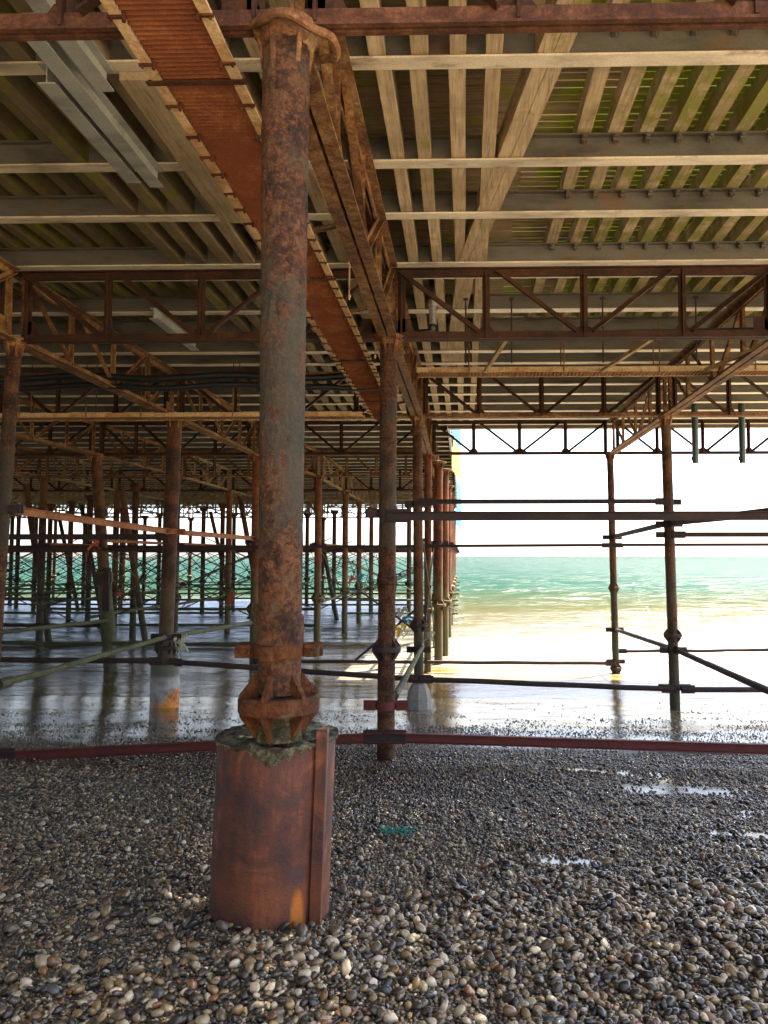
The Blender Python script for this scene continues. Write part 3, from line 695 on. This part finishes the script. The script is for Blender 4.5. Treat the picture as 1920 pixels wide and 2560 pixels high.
# across the pier
for L in range(0, 10):
    y = LINES[L]
    for r in range(1, -9, -1):
        if r == 1 and L > 3: continue
        x0 = row_x(r, L); x1 = x0+4.2 if r == 1 else row_x(r+1, L)
        if r == 0 and L > 3: continue
        if x1 < -.61*y-.5: continue
        det = 2 if L < 2 else (1 if L < 5 else 0)
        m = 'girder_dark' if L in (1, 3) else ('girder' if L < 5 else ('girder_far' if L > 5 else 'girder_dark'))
        p0, p1 = (x0, y, ZB), (x1, y, ZB)
        if L < 5: girder(p0, p1, glabel('x', L, r), GG, 'girder_top' if L == 0 else m, ZB=ZB+(.055 if L == 0 else 0), wid=.085 if L == 0 else None, detail=det, dmat='girder_dark' if L < 4 else None)
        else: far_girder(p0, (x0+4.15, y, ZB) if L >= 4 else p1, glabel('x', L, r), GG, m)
# along the pier
for L in range(0, 9):
    for r in range(1, -9, -1):
        if r == 1 and L > 2: continue
        x0, x1 = row_x(r, L), row_x(r, L+1); y0, y1 = LINES[L], LINES[L+1]
        if x1 < -.61*y1-.3 or (r == 1 and L == 0): continue
        det = 2 if L < 2 else (1 if L < 4 else 0)
        m = 'girder' if L < 4 else 'girder_far'
        if L < 4: girder((x0, y0+.02, ZB), (x1, y1-.02, ZB), glabel('y', L, r), GG, m, detail=det, twin=L < 3)
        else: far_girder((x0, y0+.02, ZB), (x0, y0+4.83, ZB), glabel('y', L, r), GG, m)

# ---------------------------------------------------------------- deck: steel joists, timber bearers, planks
DX0, DX1 = -36., 9.0; DXN = 7.85; EDGE = -.36; YEND = 47.8  # near right-hand edge, out of view, pulled in to let bounced light under
jy = [2.5, 3.1, 3.72, 4.86, 6.16, 7.13, 8.36, 8.72, 9.98, 11.0, 12.0, 12.75, 13.5, 14.35, 15.2, 16.1, 17.0, 17.96, 18.7]
def joist(y, x0, x1, label, kind=1):
    t = thing('steel_joist', (x0, y, ZJ), label, 'joist', 'steel joists under the deck')
    mb = MB(); mb.bar((x0, y, ZJ), (x1, y, ZJ), rect(.125, .014)); mb.build('bottom_flange', 'joist', t)
    mb = MB(); mb.bar((x0, y, ZJ+.014), (x1, y, ZJ+.014), [(-.006, 0), (.006, 0), (.006, .192), (.055, .192), (.055, .204), (-.055, .204), (-.055, .192), (-.006, .192)]); mb.build('web', 'web', t)
    return t
ZL, ZH = ZJ+.022, ZJ+.222
BX = [1.0+.2555*k for k in range(33)]
joists = []
for i, y in enumerate(jy):
    x0 = -.62*y-3; x0 = max(x0, DX0)
    t = joist(y, x0, DX1 if y > 8.6 else DXN, ordn(i)+' steel joist back from the camera, spanning the full underside of the near deck'); joists.append(t)
    if 2 < i < 8:
        proto = None
        for k, bx in enumerate(BX):
            if bx > .46*y+1: break
            if proto is None:
                mb = MB(); mb.box((bx-.022, y-.075, ZJ+.150), (bx+.022, y-.012, ZJ+.205)); mb.box((bx-.004, y-.062, ZJ+.11), (bx+.004, y-.054, ZJ+.150)); mb.box((bx-.014, y-.098, ZJ+.164), (bx+.014, y-.075, ZJ+.19))
                proto = mb.build('clip', 'web', t)
            else:
                c = proto.copy(); COL.objects.link(c); c.location = (bx-BX[0], 0, 0)
for k in range(31):
    y = 19.65+.93*k
    x0 = max(-.62*y-2, DX0)
    joist(y, x0, EDGE-.02, ordn(k)+' steel joist of the seaward deck beyond the open bay')
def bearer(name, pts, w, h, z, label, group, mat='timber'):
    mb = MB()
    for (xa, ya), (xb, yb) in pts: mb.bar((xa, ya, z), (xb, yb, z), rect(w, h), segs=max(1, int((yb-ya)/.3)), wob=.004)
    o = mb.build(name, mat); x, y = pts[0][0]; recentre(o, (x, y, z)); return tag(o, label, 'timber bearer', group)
GB = 'timber bearers between joists and deck'
CUTS = [2.4, 4.86, 7.13, 9.98, 12.75, 18.5]
def bearers(x, w, h, z, label, jit=.018, y0=2.4):
    for c in range(5):
        a, b = max(CUTS[c], y0), CUTS[c+1]
        if b-a < .3: continue
        xx = x+random.uniform(-jit, jit); dx = random.uniform(-.012, .012)
        bearer('timber_bearer', [((xx, a+.002), (xx+dx, b-.002))], w+random.uniform(-.006, .008), h, z+random.uniform(0, .004), label+', '+ordn(c)+' length from the camera', GB)
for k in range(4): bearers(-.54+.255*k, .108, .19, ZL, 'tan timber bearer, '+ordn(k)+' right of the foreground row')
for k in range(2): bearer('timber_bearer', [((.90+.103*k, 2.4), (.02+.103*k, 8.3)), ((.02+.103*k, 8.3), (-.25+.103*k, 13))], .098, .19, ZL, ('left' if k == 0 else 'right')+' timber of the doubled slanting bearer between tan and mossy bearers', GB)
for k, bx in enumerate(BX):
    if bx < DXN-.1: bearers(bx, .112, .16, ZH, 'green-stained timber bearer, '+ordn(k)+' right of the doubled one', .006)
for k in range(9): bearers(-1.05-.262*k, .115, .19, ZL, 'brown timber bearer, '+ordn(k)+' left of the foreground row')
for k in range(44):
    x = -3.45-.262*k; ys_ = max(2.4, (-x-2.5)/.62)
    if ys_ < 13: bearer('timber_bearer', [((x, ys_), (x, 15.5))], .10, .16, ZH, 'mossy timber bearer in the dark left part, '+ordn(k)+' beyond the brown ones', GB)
# planks
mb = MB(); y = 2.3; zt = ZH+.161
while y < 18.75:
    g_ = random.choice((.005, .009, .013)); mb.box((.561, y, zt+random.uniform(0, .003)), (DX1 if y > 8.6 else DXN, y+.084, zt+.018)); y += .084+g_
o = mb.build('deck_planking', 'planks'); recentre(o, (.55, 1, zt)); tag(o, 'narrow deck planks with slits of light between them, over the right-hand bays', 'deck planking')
mb = MB(); y = -20.1  # landward end is unseen, added on the left to block light from behind
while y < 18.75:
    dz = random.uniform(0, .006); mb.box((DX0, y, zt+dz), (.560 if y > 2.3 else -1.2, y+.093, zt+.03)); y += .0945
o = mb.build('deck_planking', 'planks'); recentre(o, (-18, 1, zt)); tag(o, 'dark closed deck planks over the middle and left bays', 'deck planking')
mb = MB(); mb.box((DX0, 2.32, zt+.032), (.545, 18.78, zt+.20)); mb.box((DX0, -20.1, zt+.034), (-1.2, 2.318, zt+.198)); mb.box((DX0, 18.8, ZJ+.225), (EDGE, YEND, ZJ+.45))  # landward box unseen, added to keep rear light off the left bays
o = mb.build('deck_slab', 'web'); recentre(o, (DX0, 1, zt)); tag(o, 'grey deck slab above the joists, covering the middle, left and seaward parts', 'deck slab')
t = thing('deck_fascia', (EDGE, 18.86, ZJ-.06), 'tan edge beam where the right-hand deck ends above the open sea', 'edge beam')
mb = MB(); mb.box((EDGE+.02, 18.86, ZJ-.07), (DX1, 18.93, ZJ+.42)); mb.build('board', 'web', t)
mb = MB(); mb.box((EDGE+.0, 18.80, ZJ-.085), (DX1, 18.96, ZJ-.072)); mb.build('bottom_flange', 'joist', t)
t = thing('deck_fascia', (EDGE, 19, ZJ), 'weathered side beam along the seaward deck, seen edge-on beside the sky', 'edge beam')
mb = MB(); mb.box((EDGE+.0, 18.98, ZJ-.02), (EDGE+.06, YEND, ZJ+.46)); mb.build('board', 'galv', t)
for k in range(19):
    y = 19.6+1.5*k; mb = MB(); mb.box((EDGE+.062, y, ZJ+.02), (EDGE+.11, y+.08, ZJ+.44)); mb.build('stiffener', 'galv', t)
for nm, y0, y1, z0, z1, m, lab in (('banner', 20.2, 23.4, ZJ+.1, 5.9, 'ban_blue', 'blue cloth banner on the side of the seaward deck, nearest the camera'), ('banner', 23.6, 27., 4.3, 5.9, 'ban_yellow', 'yellow cloth banner hanging beside the blue one at the deck edge'),
                           ('banner', 38, 44, 3.2, 5.6, 'ban_blue', 'small far blue banner low on the deck edge'), ('banner', 44.4, 50, 3.2, 5.6, 'ban_yellow', 'small far yellow banner low on the deck edge')):
    mb = MB(); n_ = 24; q = []
    for i in range(n_+1):
        yy = y0+(y1-y0)*i/n_; q.append((EDGE+.05+.23*i/n_+.03*math.sin(i*1.1), yy))
    vs = [(x, y, z) for x, y in q for z in (z0, z1)]+[(x+.008, y, z) for x, y in q for z in (z0, z1)]
    b = 2*(n_+1); fs = [(2*i, 2*i+2, 2*i+3, 2*i+1) for i in range(n_)]+[(b+2*i+1, b+2*i+3, b+2*i+2, b+2*i) for i in range(n_)]
    fs += [(2*i, b+2*i, b+2*i+2, 2*i+2) for i in range(n_)]+[(2*i+1, 2*i+3, b+2*i+3, b+2*i+1) for i in range(n_)]+[(0, 1, b+1, b), (2*n_, b+2*n_, b+2*n_+1, 2*n_+1)]
    mb.add(vs, fs); o = mb.build(nm, m, smooth=True); recentre(o, (EDGE+.16, y0, z0)); tag(o, lab, 'banner')

# ---------------------------------------------------------------- ribbed tray with pale rails beside the foreground row
ZTR = 3.93; XL, XR = -1.49, -1.10
t = thing('ribbed_tray', ((XL+XR)/2, 1.6, ZTR), 'long rusty ribbed tray with cream side rails running seaward beside the foreground pillar', 'cable tray')
mb = MB(); vs = []; ny = int((13.1-1.6)/.016)
for i in range(ny+1):
    y = 1.6+i*.016; z = ZTR+.025+(.011 if i % 2 else -.011)+.004*noise.noise(Vector((0, y*2, 0)))
    vs += [(XL+.02, y, z), (XR-.02, y, z), (XR-.02, y, z+.006), (XL+.02, y, z+.006)]
fs = []
for i in range(ny):
    a, b = 4*i, 4*i+4; fs += [(a, b, b+1, a+1), (a+2, a+3, b+3, b+2)]
mb.add(vs, fs); mb.build('ribbed_sheet', 'sheet', t)
for x, s in ((XL, 1), (XR, -1)):
    mb = MB(); mb.bar((x, 1.6, ZTR), (x, 13.1, ZTR), [(s*.0-.0, 0), (s*.004, 0), (s*.004, .055), (-s*.0, .055)] if False else [(-.004, .004), (.004, .004), (.004, .065), (-.004, .065)])
    mb.bar((x, 1.6, ZTR), (x, 13.1, ZTR), rect(.052, .0035)); mb.build('side_rail', 'rail', t)
proto = None; k = 0; y = 2.9
while y < 13:
    for x, s in ((XL, 1), (XR, -1)):
        mb = MB(); mb.box((x-.035, y-.008, ZTR-.012), (x+.035, y+.008, ZTR-.002)); mb.tube([(x+s*.036, y, ZTR-.03), (x+s*.036, y, ZTR+.01)], .009, 8); mb.tube([(x-s*.02, y+.004, ZTR-.02), (x-s*.02, y+.004, ZTR)], .007, 6)
        if k < 92: mb.build('clip', 'joint', t); k += 1
    y += random.uniform(.19, .34)
for y in (3.62, 6.3, 9.0, 11.4):
    mb = MB(); mb.bar((XL-.05, y, ZTR-.020), (XR+.05, y, ZTR-.020), Lp(.035, .03, .006)); mb.build('cross_angle', 'joint', t)
for i, y in enumerate((5.6, 7.5, 10.3, 12.2)):
    mb = MB(); mb.bar((XR-.02, y, ZTR+.08), (-.80, y+.03, ZTR+.16), Lp(.06, .045, .008)); mb.bar((XR, y-.01, ZTR+.0), (XR, y-.01, ZTR+.13), rect(.03, .01)); o = mb.build('support_arm', 'girder'); recentre(o, (XR, y, ZTR))
    tag(o, 'short rusty bracket arm, '+ordn(i)+' from the camera, from girder to ribbed tray', 'bracket', 'bracket arms of the ribbed tray')
for i, (x, y) in enumerate(((-1.2, 5.75), (-1.03, 6.9), (-1.03, 9.0), (-1.55, 11.2), (-1.06, 12.3))):
    mb = MB(); mb.tube([(x, y, ZTR+.02), (x, y, ZJ+.0)], .007, 6); mb.lathe([(.014, ZTR+.04), (.014, ZTR+.06)], (x, y, 0), n=6); o = mb.build('hanger_rod', 'rail'); recentre(o, (x, y, ZTR)); tag(o, 'thin hanger rod, '+ordn(i)+' from the camera, dropping beside the ribbed tray', 'hanger rod', 'hanger rods of the ribbed tray')
# transverse ladder tray, right of the row, between second and third line
def ladder(x0, x1, y, z, label, hang, w=.30):
    t = thing('ladder_tray', (x0, y, z), label, 'cable tray')
    for s in (-1, 1): mb = MB(); mb.bar((x0, y+s*w/2, z), (x1, y+s*w/2, z), Lp(.035, .075, .005)); mb.build('side_rail', 'rail', t)
    mb = MB(); x = x0+.03
    while x < x1: mb.box((x, y-w/2, z+.012), (x+.022, y+w/2, z+.022)); x += .052
    mb.build('rungs', 'brace_rust', t)
    for q in hang:
        mb = MB(); mb.tube([(q, y-w/2-.02, z-.02), (q, y-w/2-.02, ZJ)], .009, 6); mb.tube([(q, y+w/2+.02, z-.02), (q, y+w/2+.02, ZJ)], .009, 6); mb.build('hanger', 'girder', t)
ladder(-.62, 6.4, 10.6, 4.13, 'rusty ladder tray with pale rails crossing the right-hand bays', (.1, 1.4, 2.7, 4.0, 5.3))
ladder(-9.0, -1.6, 12.4, 3.86, 'cream-railed cable tray crossing the left-hand bay in front of the casing pillar', (-7.2, -6.1, -5.2, -3.7, -2.6))
for i, x in enumerate((.35, 1.95, 3.35)):
    mb = MB(); mb.bar((x+.12, Y2+.02, ZB-.0), (x-.05, 10.45, 4.12), Lp(.045, .045, .006)); o = mb.build('strut', 'rail'); recentre(o, (x, Y2, ZB)); tag(o, 'slender strut, '+ordn(i)+' from the left, from second-line girder back to ladder tray', 'strut', 'struts of the ladder tray')

# galvanised beams hanging under the left deck
GI = 'galvanised beams slung under the left deck'
for lab, x, y0, y1, z in (('long galvanised I-beam slung under the left deck, left one of the pair', -2.705, 4.78, 6.12, 4.70), ('long galvanised I-beam slung under the left deck, right one of the pair', -2.545, 4.32, 6.2, 4.70),
                          ('shorter galvanised I-beam above and right of the pair at upper left', -2.36, 3.6, 4.88, 4.70), ('galvanised I-beam end at the extreme upper left corner', -2.80, 3.1, 3.95, 4.72),
                          ('small pale galvanised I-beam beyond the second girder line at left', -3.86, 9.4, 10.9, 4.60)):
    mb = MB(); mb.bar((x, y0, z-.02), (x, y1, z-.02), Ip(.115, .14, .009)); o = mb.build('galvanised_beam', 'galv'); recentre(o, (x, y0, z)); tag(o, lab, 'steel beam', GI)
mb = MB(); mb.box((-2.28, 4.9, ZJ-.06), (-2.06, 7.1, ZJ-.002)); o = mb.build('packing_timber', 'timber'); recentre(o, (-2.2, 4.9, ZJ-.05)); tag(o, 'dark stained packing timber left of the ribbed tray', 'timber')

# pipes and cables
t = thing('drain_pipe', (-.35, 9.2, 4.30), 'black drain pipe with silver section dropping beside the second pillar\'s girder', 'pipe')
mb = MB(); mb.tube([(-.36, 9.2, ZJ+.3), (-.355, 9.2, 4.72)], .040, 16); mb.build('upper_pipe', 'black', t, smooth=True)
mb = MB(); mb.tube([(-.355, 9.2, 4.72), (-.35, 9.2, 4.42)], .046, 16); mb.lathe([(.055, 4.66), (.055, 4.69)], (-.353, 9.2, 0), n=16); mb.build('silver_section', 'silver', t, smooth=True)
mb = MB(); mb.tube([(-.35, 9.2, 4.44), (-.352, 9.2, 4.38), (-.37, 9.2, 4.34), (-.42, 9.2, 4.325), (-.9, 9.2, 4.31)], .040, 16); mb.build('elbow', 'black', t, smooth=True)
mb = MB(); mb.tube([(-.3, 9.45, 4.34), (2, 9.45, 4.37), (6, 9.45, 4.42)], .042, 14); o = mb.build('pipe_run', 'black', smooth=True); recentre(o, (-.3, 9.45, 4.34)); tag(o, 'black horizontal pipe behind the right-hand second-line girder', 'pipe')
for i, x in enumerate((.05, .62, 1.75, 2.9)):
    mb = MB(); mb.tube([(x, 9.44, 4.0), (x, 9.44, ZJ)], .010, 6); mb.bar((x-.03, 9.44, ZJ-.03), (x+.03, 9.44, ZJ-.03), rect(.05, .02)); o = mb.build('hanger_rod', 'brace'); recentre(o, (x, 9.44, 4.)); tag(o, 'dark hanger rod, '+ordn(i)+' from the left, holding the black pipe', 'hanger rod', 'hanger rods of the black pipe')
for i, (dz, r_, lab) in enumerate(((.05, .05, 'upper thick black cable slung across the left bays'), (-.06, .042, 'lower thick black cable slung across the left bays, looping up at its right end'))):
    pts = [(-6.9+.25*k, 10.5+.1*i, 4.05+dz-.025*math.sin(k*.75)+(0 if i == 0 or k < 20 else .012*(k-20)**2-.05*(k-20))) for k in range(24)]
    mb = MB(); mb.tube(pts, r_, 10); o = mb.build('black_cable', 'black', smooth=True); recentre(o, pts[0]); tag(o, lab, 'cable')
for lab, x in (('dark green pipe stub hanging from the right-hand deck edge, left of the two', 5.0), ('dark green pipe stub hanging from the right-hand deck edge, right of the two', 6.0)):
    mb = MB(); mb.lathe([(.065, 3.6), (.065, 3.64), (.068, 3.66), (.068, 4.9)], (x, 16.5, 0), n=20); mb.lathe([(.022, 3.66), (.022, 3.74)], (x-.07, 16.5, 0), n=10); o = mb.build('green_pipe', 'green_pipe', smooth=True); recentre(o, (x, 16.5, 3.6)); tag(o, lab, 'pipe', 'green pipe stubs under the deck edge')

# ---------------------------------------------------------------- braces between pillars
def brace(p0, p1, prof, mat, label, wob=0, cat='brace', group=None, name='brace', ends=True):
    t = thing(name, p0, label, cat, group); mb = MB(); p0 = Vector(p0); p1 = Vector(p1)
    mb.bar(p0, p1, prof, segs=24 if wob else 1, wob=wob); mb.build('beam', mat, t)
    if ends:
        d = (p1-p0).normalized()
        for q, s in ((p0, 1), (p1, -1)):
            mb = MB(); mb.bar(q+d*s*.0, q+d*s*.22, rect(.022, max(b for a, b in prof)*1.25+.02, -.02)); mb.build('end_plate', 'brace', t)
    return t
RND = lambda r: [(r*math.cos(i*math.pi/4), r*math.sin(i*math.pi/4)+r) for i in range(8)]
brace((-.80, Y2-.11, 1.985), (7.4, Y2-.11, 1.985), Cp(.06, .095, .010), 'brace', 'heavy dark channel crossing the open view at right, highest thick bar', name='channel_brace')
brace((-.70, Y3-.1, 2.485), (3.45, Y3-.1, 2.485), Cp(.05, .078, .01), 'brace', 'dark horizontal bar just above the heavy channel, ending at the thick right pillar', name='channel_brace')
brace((3.50, Y3-.1, 1.93), (7.6, Y3-.1, 1.93), Cp(.05, .078, .01), 'brace', 'short horizontal bar right of the thick right pillar', name='channel_brace')
brace((-4.85, Y4-.1, 1.79), (3.43, Y4-.1, 1.84), Cp(.05, .062, .01), 'brace', 'thin horizontal bar just above the horizon, reaching the thin right pillar', name='channel_brace')
brace((3.43, Y4-.1, 1.84), (8.4, Y4-.1, 1.85), Cp(.05, .062, .01), 'brace', 'thin horizontal bar above the horizon running right from the thin pillar', name='channel_brace')
brace((3.46, Y2, 2.05), (3.45, Y3, 2.12), Cp(.07, .10, .012), 'brace', 'dark bar sloping up at the right edge from the thick right pillar', name='channel_brace')
brace((3.45, Y3, 2.12), (3.46, Y4, 2.02), Cp(.05, .085, .012), 'brace', 'dark slanting bar joining the thin and thick right pillars above the horizon', name='channel_brace')
brace((3.55, Y2, .00), (3.53, Y3, .02), RND(.045), 'brace', 'round dark tube dropping toward the lower right edge from the thick pillar', name='tube_brace')
brace((3.53, Y3, .02), (3.50, Y4, -.10), RND(.042), 'brace', 'round dark tube slanting between the thin and thick right pillars, low', name='tube_brace')
brace((-4.8, Y4-.1, -.83), (3.48, Y4-.1, -.85), RND(.042), 'brace', 'weedy low tube over the surf, ending at the thin right pillar', wob=.012, name='tube_brace')
brace((-4.9, Y3-.12, -.20), (-.74, Y3-.12, -.47), RND(.045), 'brace', 'sagging low tube from the grey casing to the third pillar', wob=.008, name='tube_brace')
brace((-.70, Y3-.12, -.47), (3.50, Y3-.12, -.62), RND(.045), 'brace', 'low tube from the third pillar to the thick right pillar', wob=.008, name='tube_brace')
brace((3.6, Y3-.12, -.62), (7.6, Y3-.12, -.62), RND(.045), 'brace', 'low tube running right from the thick right pillar\'s foot', wob=.008, name='tube_brace')
brace((3.6, Y4+.3, -.62), (8.2, Y4-1.5, -.35), RND(.035), 'brace', 'weed-hung tube rising at the lower right edge', wob=.02, name='tube_brace')
brace((-.815, Y2-.12, -.335), (4.6, Y2-.12, -.47), Cp(.05, .10, .010), 'redrail', 'red-brown steel rail low over the shingle, right of the second pillar', name='steel_rail')
brace((-4.95, Y2-.12, -.56), (-.815, Y2-.12, -.335), Cp(.05, .10, .010), 'redrail', 'red-brown steel rail half buried in shingle, left of the second pillar', name='steel_rail')
brace((-4.98, Y2, 2.07), (-4.97, Y3, 1.98), Cp(.05, .09, .010), 'brace_rust', 'bright rusty bar running seaward from the left-edge pillar', name='channel_brace')
brace((-4.97, Y3, 1.98), (-4.85, Y4, 1.98), Cp(.05, .09, .010), 'brace_rust', 'bright rusty bar running seaward from the casing pillar', name='channel_brace')
brace((-5.0, Y2, .18), (-4.98, Y3, .21), RND(.040), 'brace_weed', 'long mossy tube sloping from the left edge to the casing pillar', wob=.01, name='tube_brace')
brace((-4.98, Y3, .21), (-4.85, Y4, .04), RND(.045), 'brace_weed', 'mossy tube from the casing pillar toward the foreground pillar', wob=.01, name='tube_brace')
brace((-9.1, Y3, .15), (-8.15, Y4, .08), RND(.045), 'brace_weed', 'mossy tube reaching the crooked jacketed pillar from the left', wob=.01, name='tube_brace')
brace((-9.1, Y3-.1, 1.89), (-4.95, Y3-.1, 1.89), Cp(.06, .095, .01), 'brace', 'thick dark bar across the left view, ending at the casing pillar', name='channel_brace')
brace((-9.1, Y3-.12, -.16), (-5.02, Y3-.12, -.19), RND(.045), 'brace', 'low dark tube left of the grey casing', wob=.01, name='tube_brace')
brace((-12.6, Y4-.1, -.02), (-8.2, Y4-.1, -.03), RND(.045), 'brace', 'dark tube ending at the crooked pillar\'s jacket', wob=.01, name='tube_brace')
brace((-12.6, Y4-.1, -.42), (-4.85, Y4-.1, -.46), RND(.045), 'brace_weed', 'weedy tube behind the casing pillar, just over the water', wob=.014, name='tube_brace')
brace((-12.6, Y4-.1, 1.72), (-4.85, Y4-.1, 1.75), Cp(.05, .08, .01), 'brace', 'dark bar behind the casing pillar at horizon height', name='channel_brace')
brace((-.72, Y2+.1, .06), (-.66, Y3-.1, .07), RND(.038), 'brace_weed', 'pale green tube running seaward between second and third pillars, low', wob=.006, name='tube_brace')
# far horizontals and crossed rods: two designs copied down the pier
bproto = {}
def far_part(key, maker, loc, label, group):
    if key not in bproto: bproto[key] = maker(); o = bproto[key]
    else: o = copy_tree(bproto[key], (0, 0, 0))
    o.location = loc; o['label'] = label; o['group'] = group; return o
def mk_bar(dx, dy, z, r_, mat):
    def f():
        mb = MB(); mb.bar((0, 0, z), (dx, dy, z), RND(r_), segs=10, wob=.01); o = mb.build('tie_bar', mat); o['category'] = 'tie bar'; return o
    return f
def mk_x(dx, dy, z0, z1):
    def f():
        t = thing('cross_brace', (0, 0, 0), '', 'cross brace')
        for a, b in ((z0, z1), (z1, z0)):
            mb = MB(); mb.bar((0, 0, a), (dx, dy, b), RND(.016), segs=8, wob=.02); mb.build('rod', 'brace' if a < b else 'brace_weed', t)
        mb = MB(); c = Vector((dx/2, dy/2, (z0+z1)/2)); mb.bar(c-Vector((0, .03, .0)), c+Vector((0, .03, 0)), RND(.05)); mb.build('turnbuckle_ring', 'brace', t)
        return t
    return f
for L in range(3, 10):
    y = LINES[L]
    for r in range(-1, -9, -1):
        x = row_x(r, L)
        if x+4.15 < -.60*y: continue
        if L > 3:
            for zz, nm in ((1.86, 'upper'), (.02, 'lower'), (-.45, 'lowest')):
                if (L+r+int(zz)) % 3 == 0 and zz < 1: continue
                far_part(('h', zz), mk_bar(4.15, 0, zz, .040, 'brace' if zz > 1 else 'brace_weed'), (x, y, 0), nm+' tie bar on the '+ordn(L)+' line, '+('just left of the foreground row' if r == -1 else ordn(-r-1)+' bay left'), 'tie bars between the far pillars')
        if (L, r) != (3, -1): far_part('X', mk_x(4.15, 0, .0, 1.85), (x, y+.12, 0), 'crossed rods on the '+ordn(L)+' line, '+ordn(-r-1)+' bay left', 'crossed rods between the far pillars')
for L in range(4, 9):
    y = LINES[L]+2.4
    for r in range(-1, -9, -1):
        x = row_x(r, L)
        if x+4.15 < -.60*y or r % 2: continue
        far_part('X2', mk_x(4.15, 0, -.5, 1.5) if r % 2 else mk_x(4.15, 0, .3, 2.2), (x, y, 0), 'crossed rods midway after the '+ordn(L)+' line, '+ordn(-r-1)+' bay left', 'crossed rods between the far pillars')
        pass
for L in range(2, 9):
    for r in range(0, -8, -1):
        x, y = row_x(r, L), LINES[L]
        if x < -.60*(y+3): continue
        if L == 2 and r != 0: continue
        if r < 0 or L < 3: far_part('Xl', mk_x(0, 4.85, .05, 1.85), (x+.1, y, 0), 'crossed rods seaward of the '+ordn(L)+' line, '+rowtxt(r), 'crossed rods between the far pillars')
        if L > 2: far_part('hl', mk_bar(0, 4.85, 1.95, .04, 'brace_rust'), (x-.1, y, 0), 'seaward tie bar after the '+ordn(L)+' line, '+rowtxt(r), 'tie bars between the far pillars')
        if L > 2: far_part('hl2', mk_bar(0, 4.85, .15, .04, 'brace_weed'), (x-.1, y, 0), 'low seaward tie bar after the '+ordn(L)+' line, '+rowtxt(r), 'tie bars between the far pillars')
t = thing('cross_brace', (-1.9, 14.6, -.3), 'dark slanting strut hung with rags, between second pillar and shallows', 'cross brace')
mb = MB(); mb.bar((-2.02, 14.6, -.38), (-.9, 14.9, .55), RND(.022), segs=10, wob=.02); mb.bar((-1.9, 14.7, .9), (-.8, 14.8, .1), RND(.018), segs=10, wob=.02); mb.build('rod', 'brace', t)

# rags, ropes, netting
def rag(name, c, size, mat, label, cat, n=10, seed=0):
    rr = random.Random(seed); mb = MB(); c = Vector(c)
    for k in range(n):
        p = c+Vector((rr.uniform(-.3, .3), rr.uniform(-.1, .1), rr.uniform(-.1, .2)))*size; pts = [p]
        for j in range(5): p = p+Vector((rr.uniform(-.25, .25), rr.uniform(-.1, .1), rr.uniform(-.34, .04)))*size; pts.append(p)
        mb.bar(pts[0], pts[2], [(-.07*size, 0), (.07*size, .01), (.06*size, .03), (-.06*size, .02)], up=(0, 1, .2), segs=4, wob=.04*size) if k % 2 else mb.tube(pts, .03*size, 5)
    o = mb.build(name, mat, smooth=True); recentre(o, c); return tag(o, label, cat)
rag('torn_rag', (-1.25, 14.75, .28), .32, 'rag_yellow', 'yellow torn rag snagged on the slanting strut behind the second pillar', 'rag', 14, 1)
rag('torn_rag', (-1.42, 14.7, .12), .26, 'rag_orange', 'orange torn rag just below the yellow one', 'rag', 8, 2)
rag('rope_tangle', (-1.05, 14.8, .42), .30, 'rag_blue', 'blue rope tangle just right of the yellow rag', 'rope', 8, 3)
rag('rope_tangle', (-1.2, 14.8, .62), .34, 'rag_white', 'bleached rope tangle above the yellow rag', 'rope', 8, 4)
rag('torn_rag', (-7.2, 24., .42), .5, 'rag_orange', 'orange rag on the far rods left of the foreground pillar', 'rag', 7, 5)
rag('rope_tangle', (-4.75, 12.95, .22), .36, 'rag_white', 'grey-green rope caught where the mossy tubes meet the casing pillar', 'rope', 10, 6)
rag('torn_rag', (-6.2, 12.9, 1.84), .20, 'rag_orange', 'orange netting scraps hanging from the thick dark bar at left', 'rag', 10, 7)
rag('torn_rag', (-9.6, 21.5, .6), .34, 'rag_orange', 'orange rag between crooked pillar and left-hand rods', 'rag', 8, 8)
rag('rope_tangle', (-4.8, 20.5, 1.0), .6, 'rag_white', 'long bleached rope hanging just right of the casing pillar', 'rope', 10, 9)
rag('torn_rag', (-.55, 12.7, .35), .24, 'rag_white', 'whitish rag caught beside the third pillar', 'rag', 6, 10)
rag('torn_rag', (-2.7, 21.5, 1.1), .34, 'rag_blue', 'blue-green scrap on far rods behind the second pillar', 'rag', 6, 12)
rag('torn_rag', (-2.9, 20.5, 1.05), .34, 'rag_orange', 'orange scrap on far rods, behind and left of the second pillar', 'rag', 6, 13)
rr = random.Random(3); mb = MB()
for k in range(34):
    p = Vector((-.43+rr.uniform(-.07, .07), 5.04+rr.uniform(-.05, .05), ground_z(-.43, 5.04)+.03)); pts = [p]
    for j in range(5): p = p+Vector((rr.uniform(-.035, .035), rr.uniform(-.02, .02), rr.uniform(-.012, .014))); pts.append(p)
    mb.tube(pts, .0022, 4)
o = mb.build('fishing_net', 'net'); recentre(o, (-.43, 5.04, ground_z(-.43, 5.04))); tag(o, 'small tangle of green fishing net lying on the pebbles', 'fishing net')
for o in list(COL.objects):
    if o.parent is None and o.type in ('MESH', 'EMPTY') and 'kind' not in o: o['kind'] = 'thing'
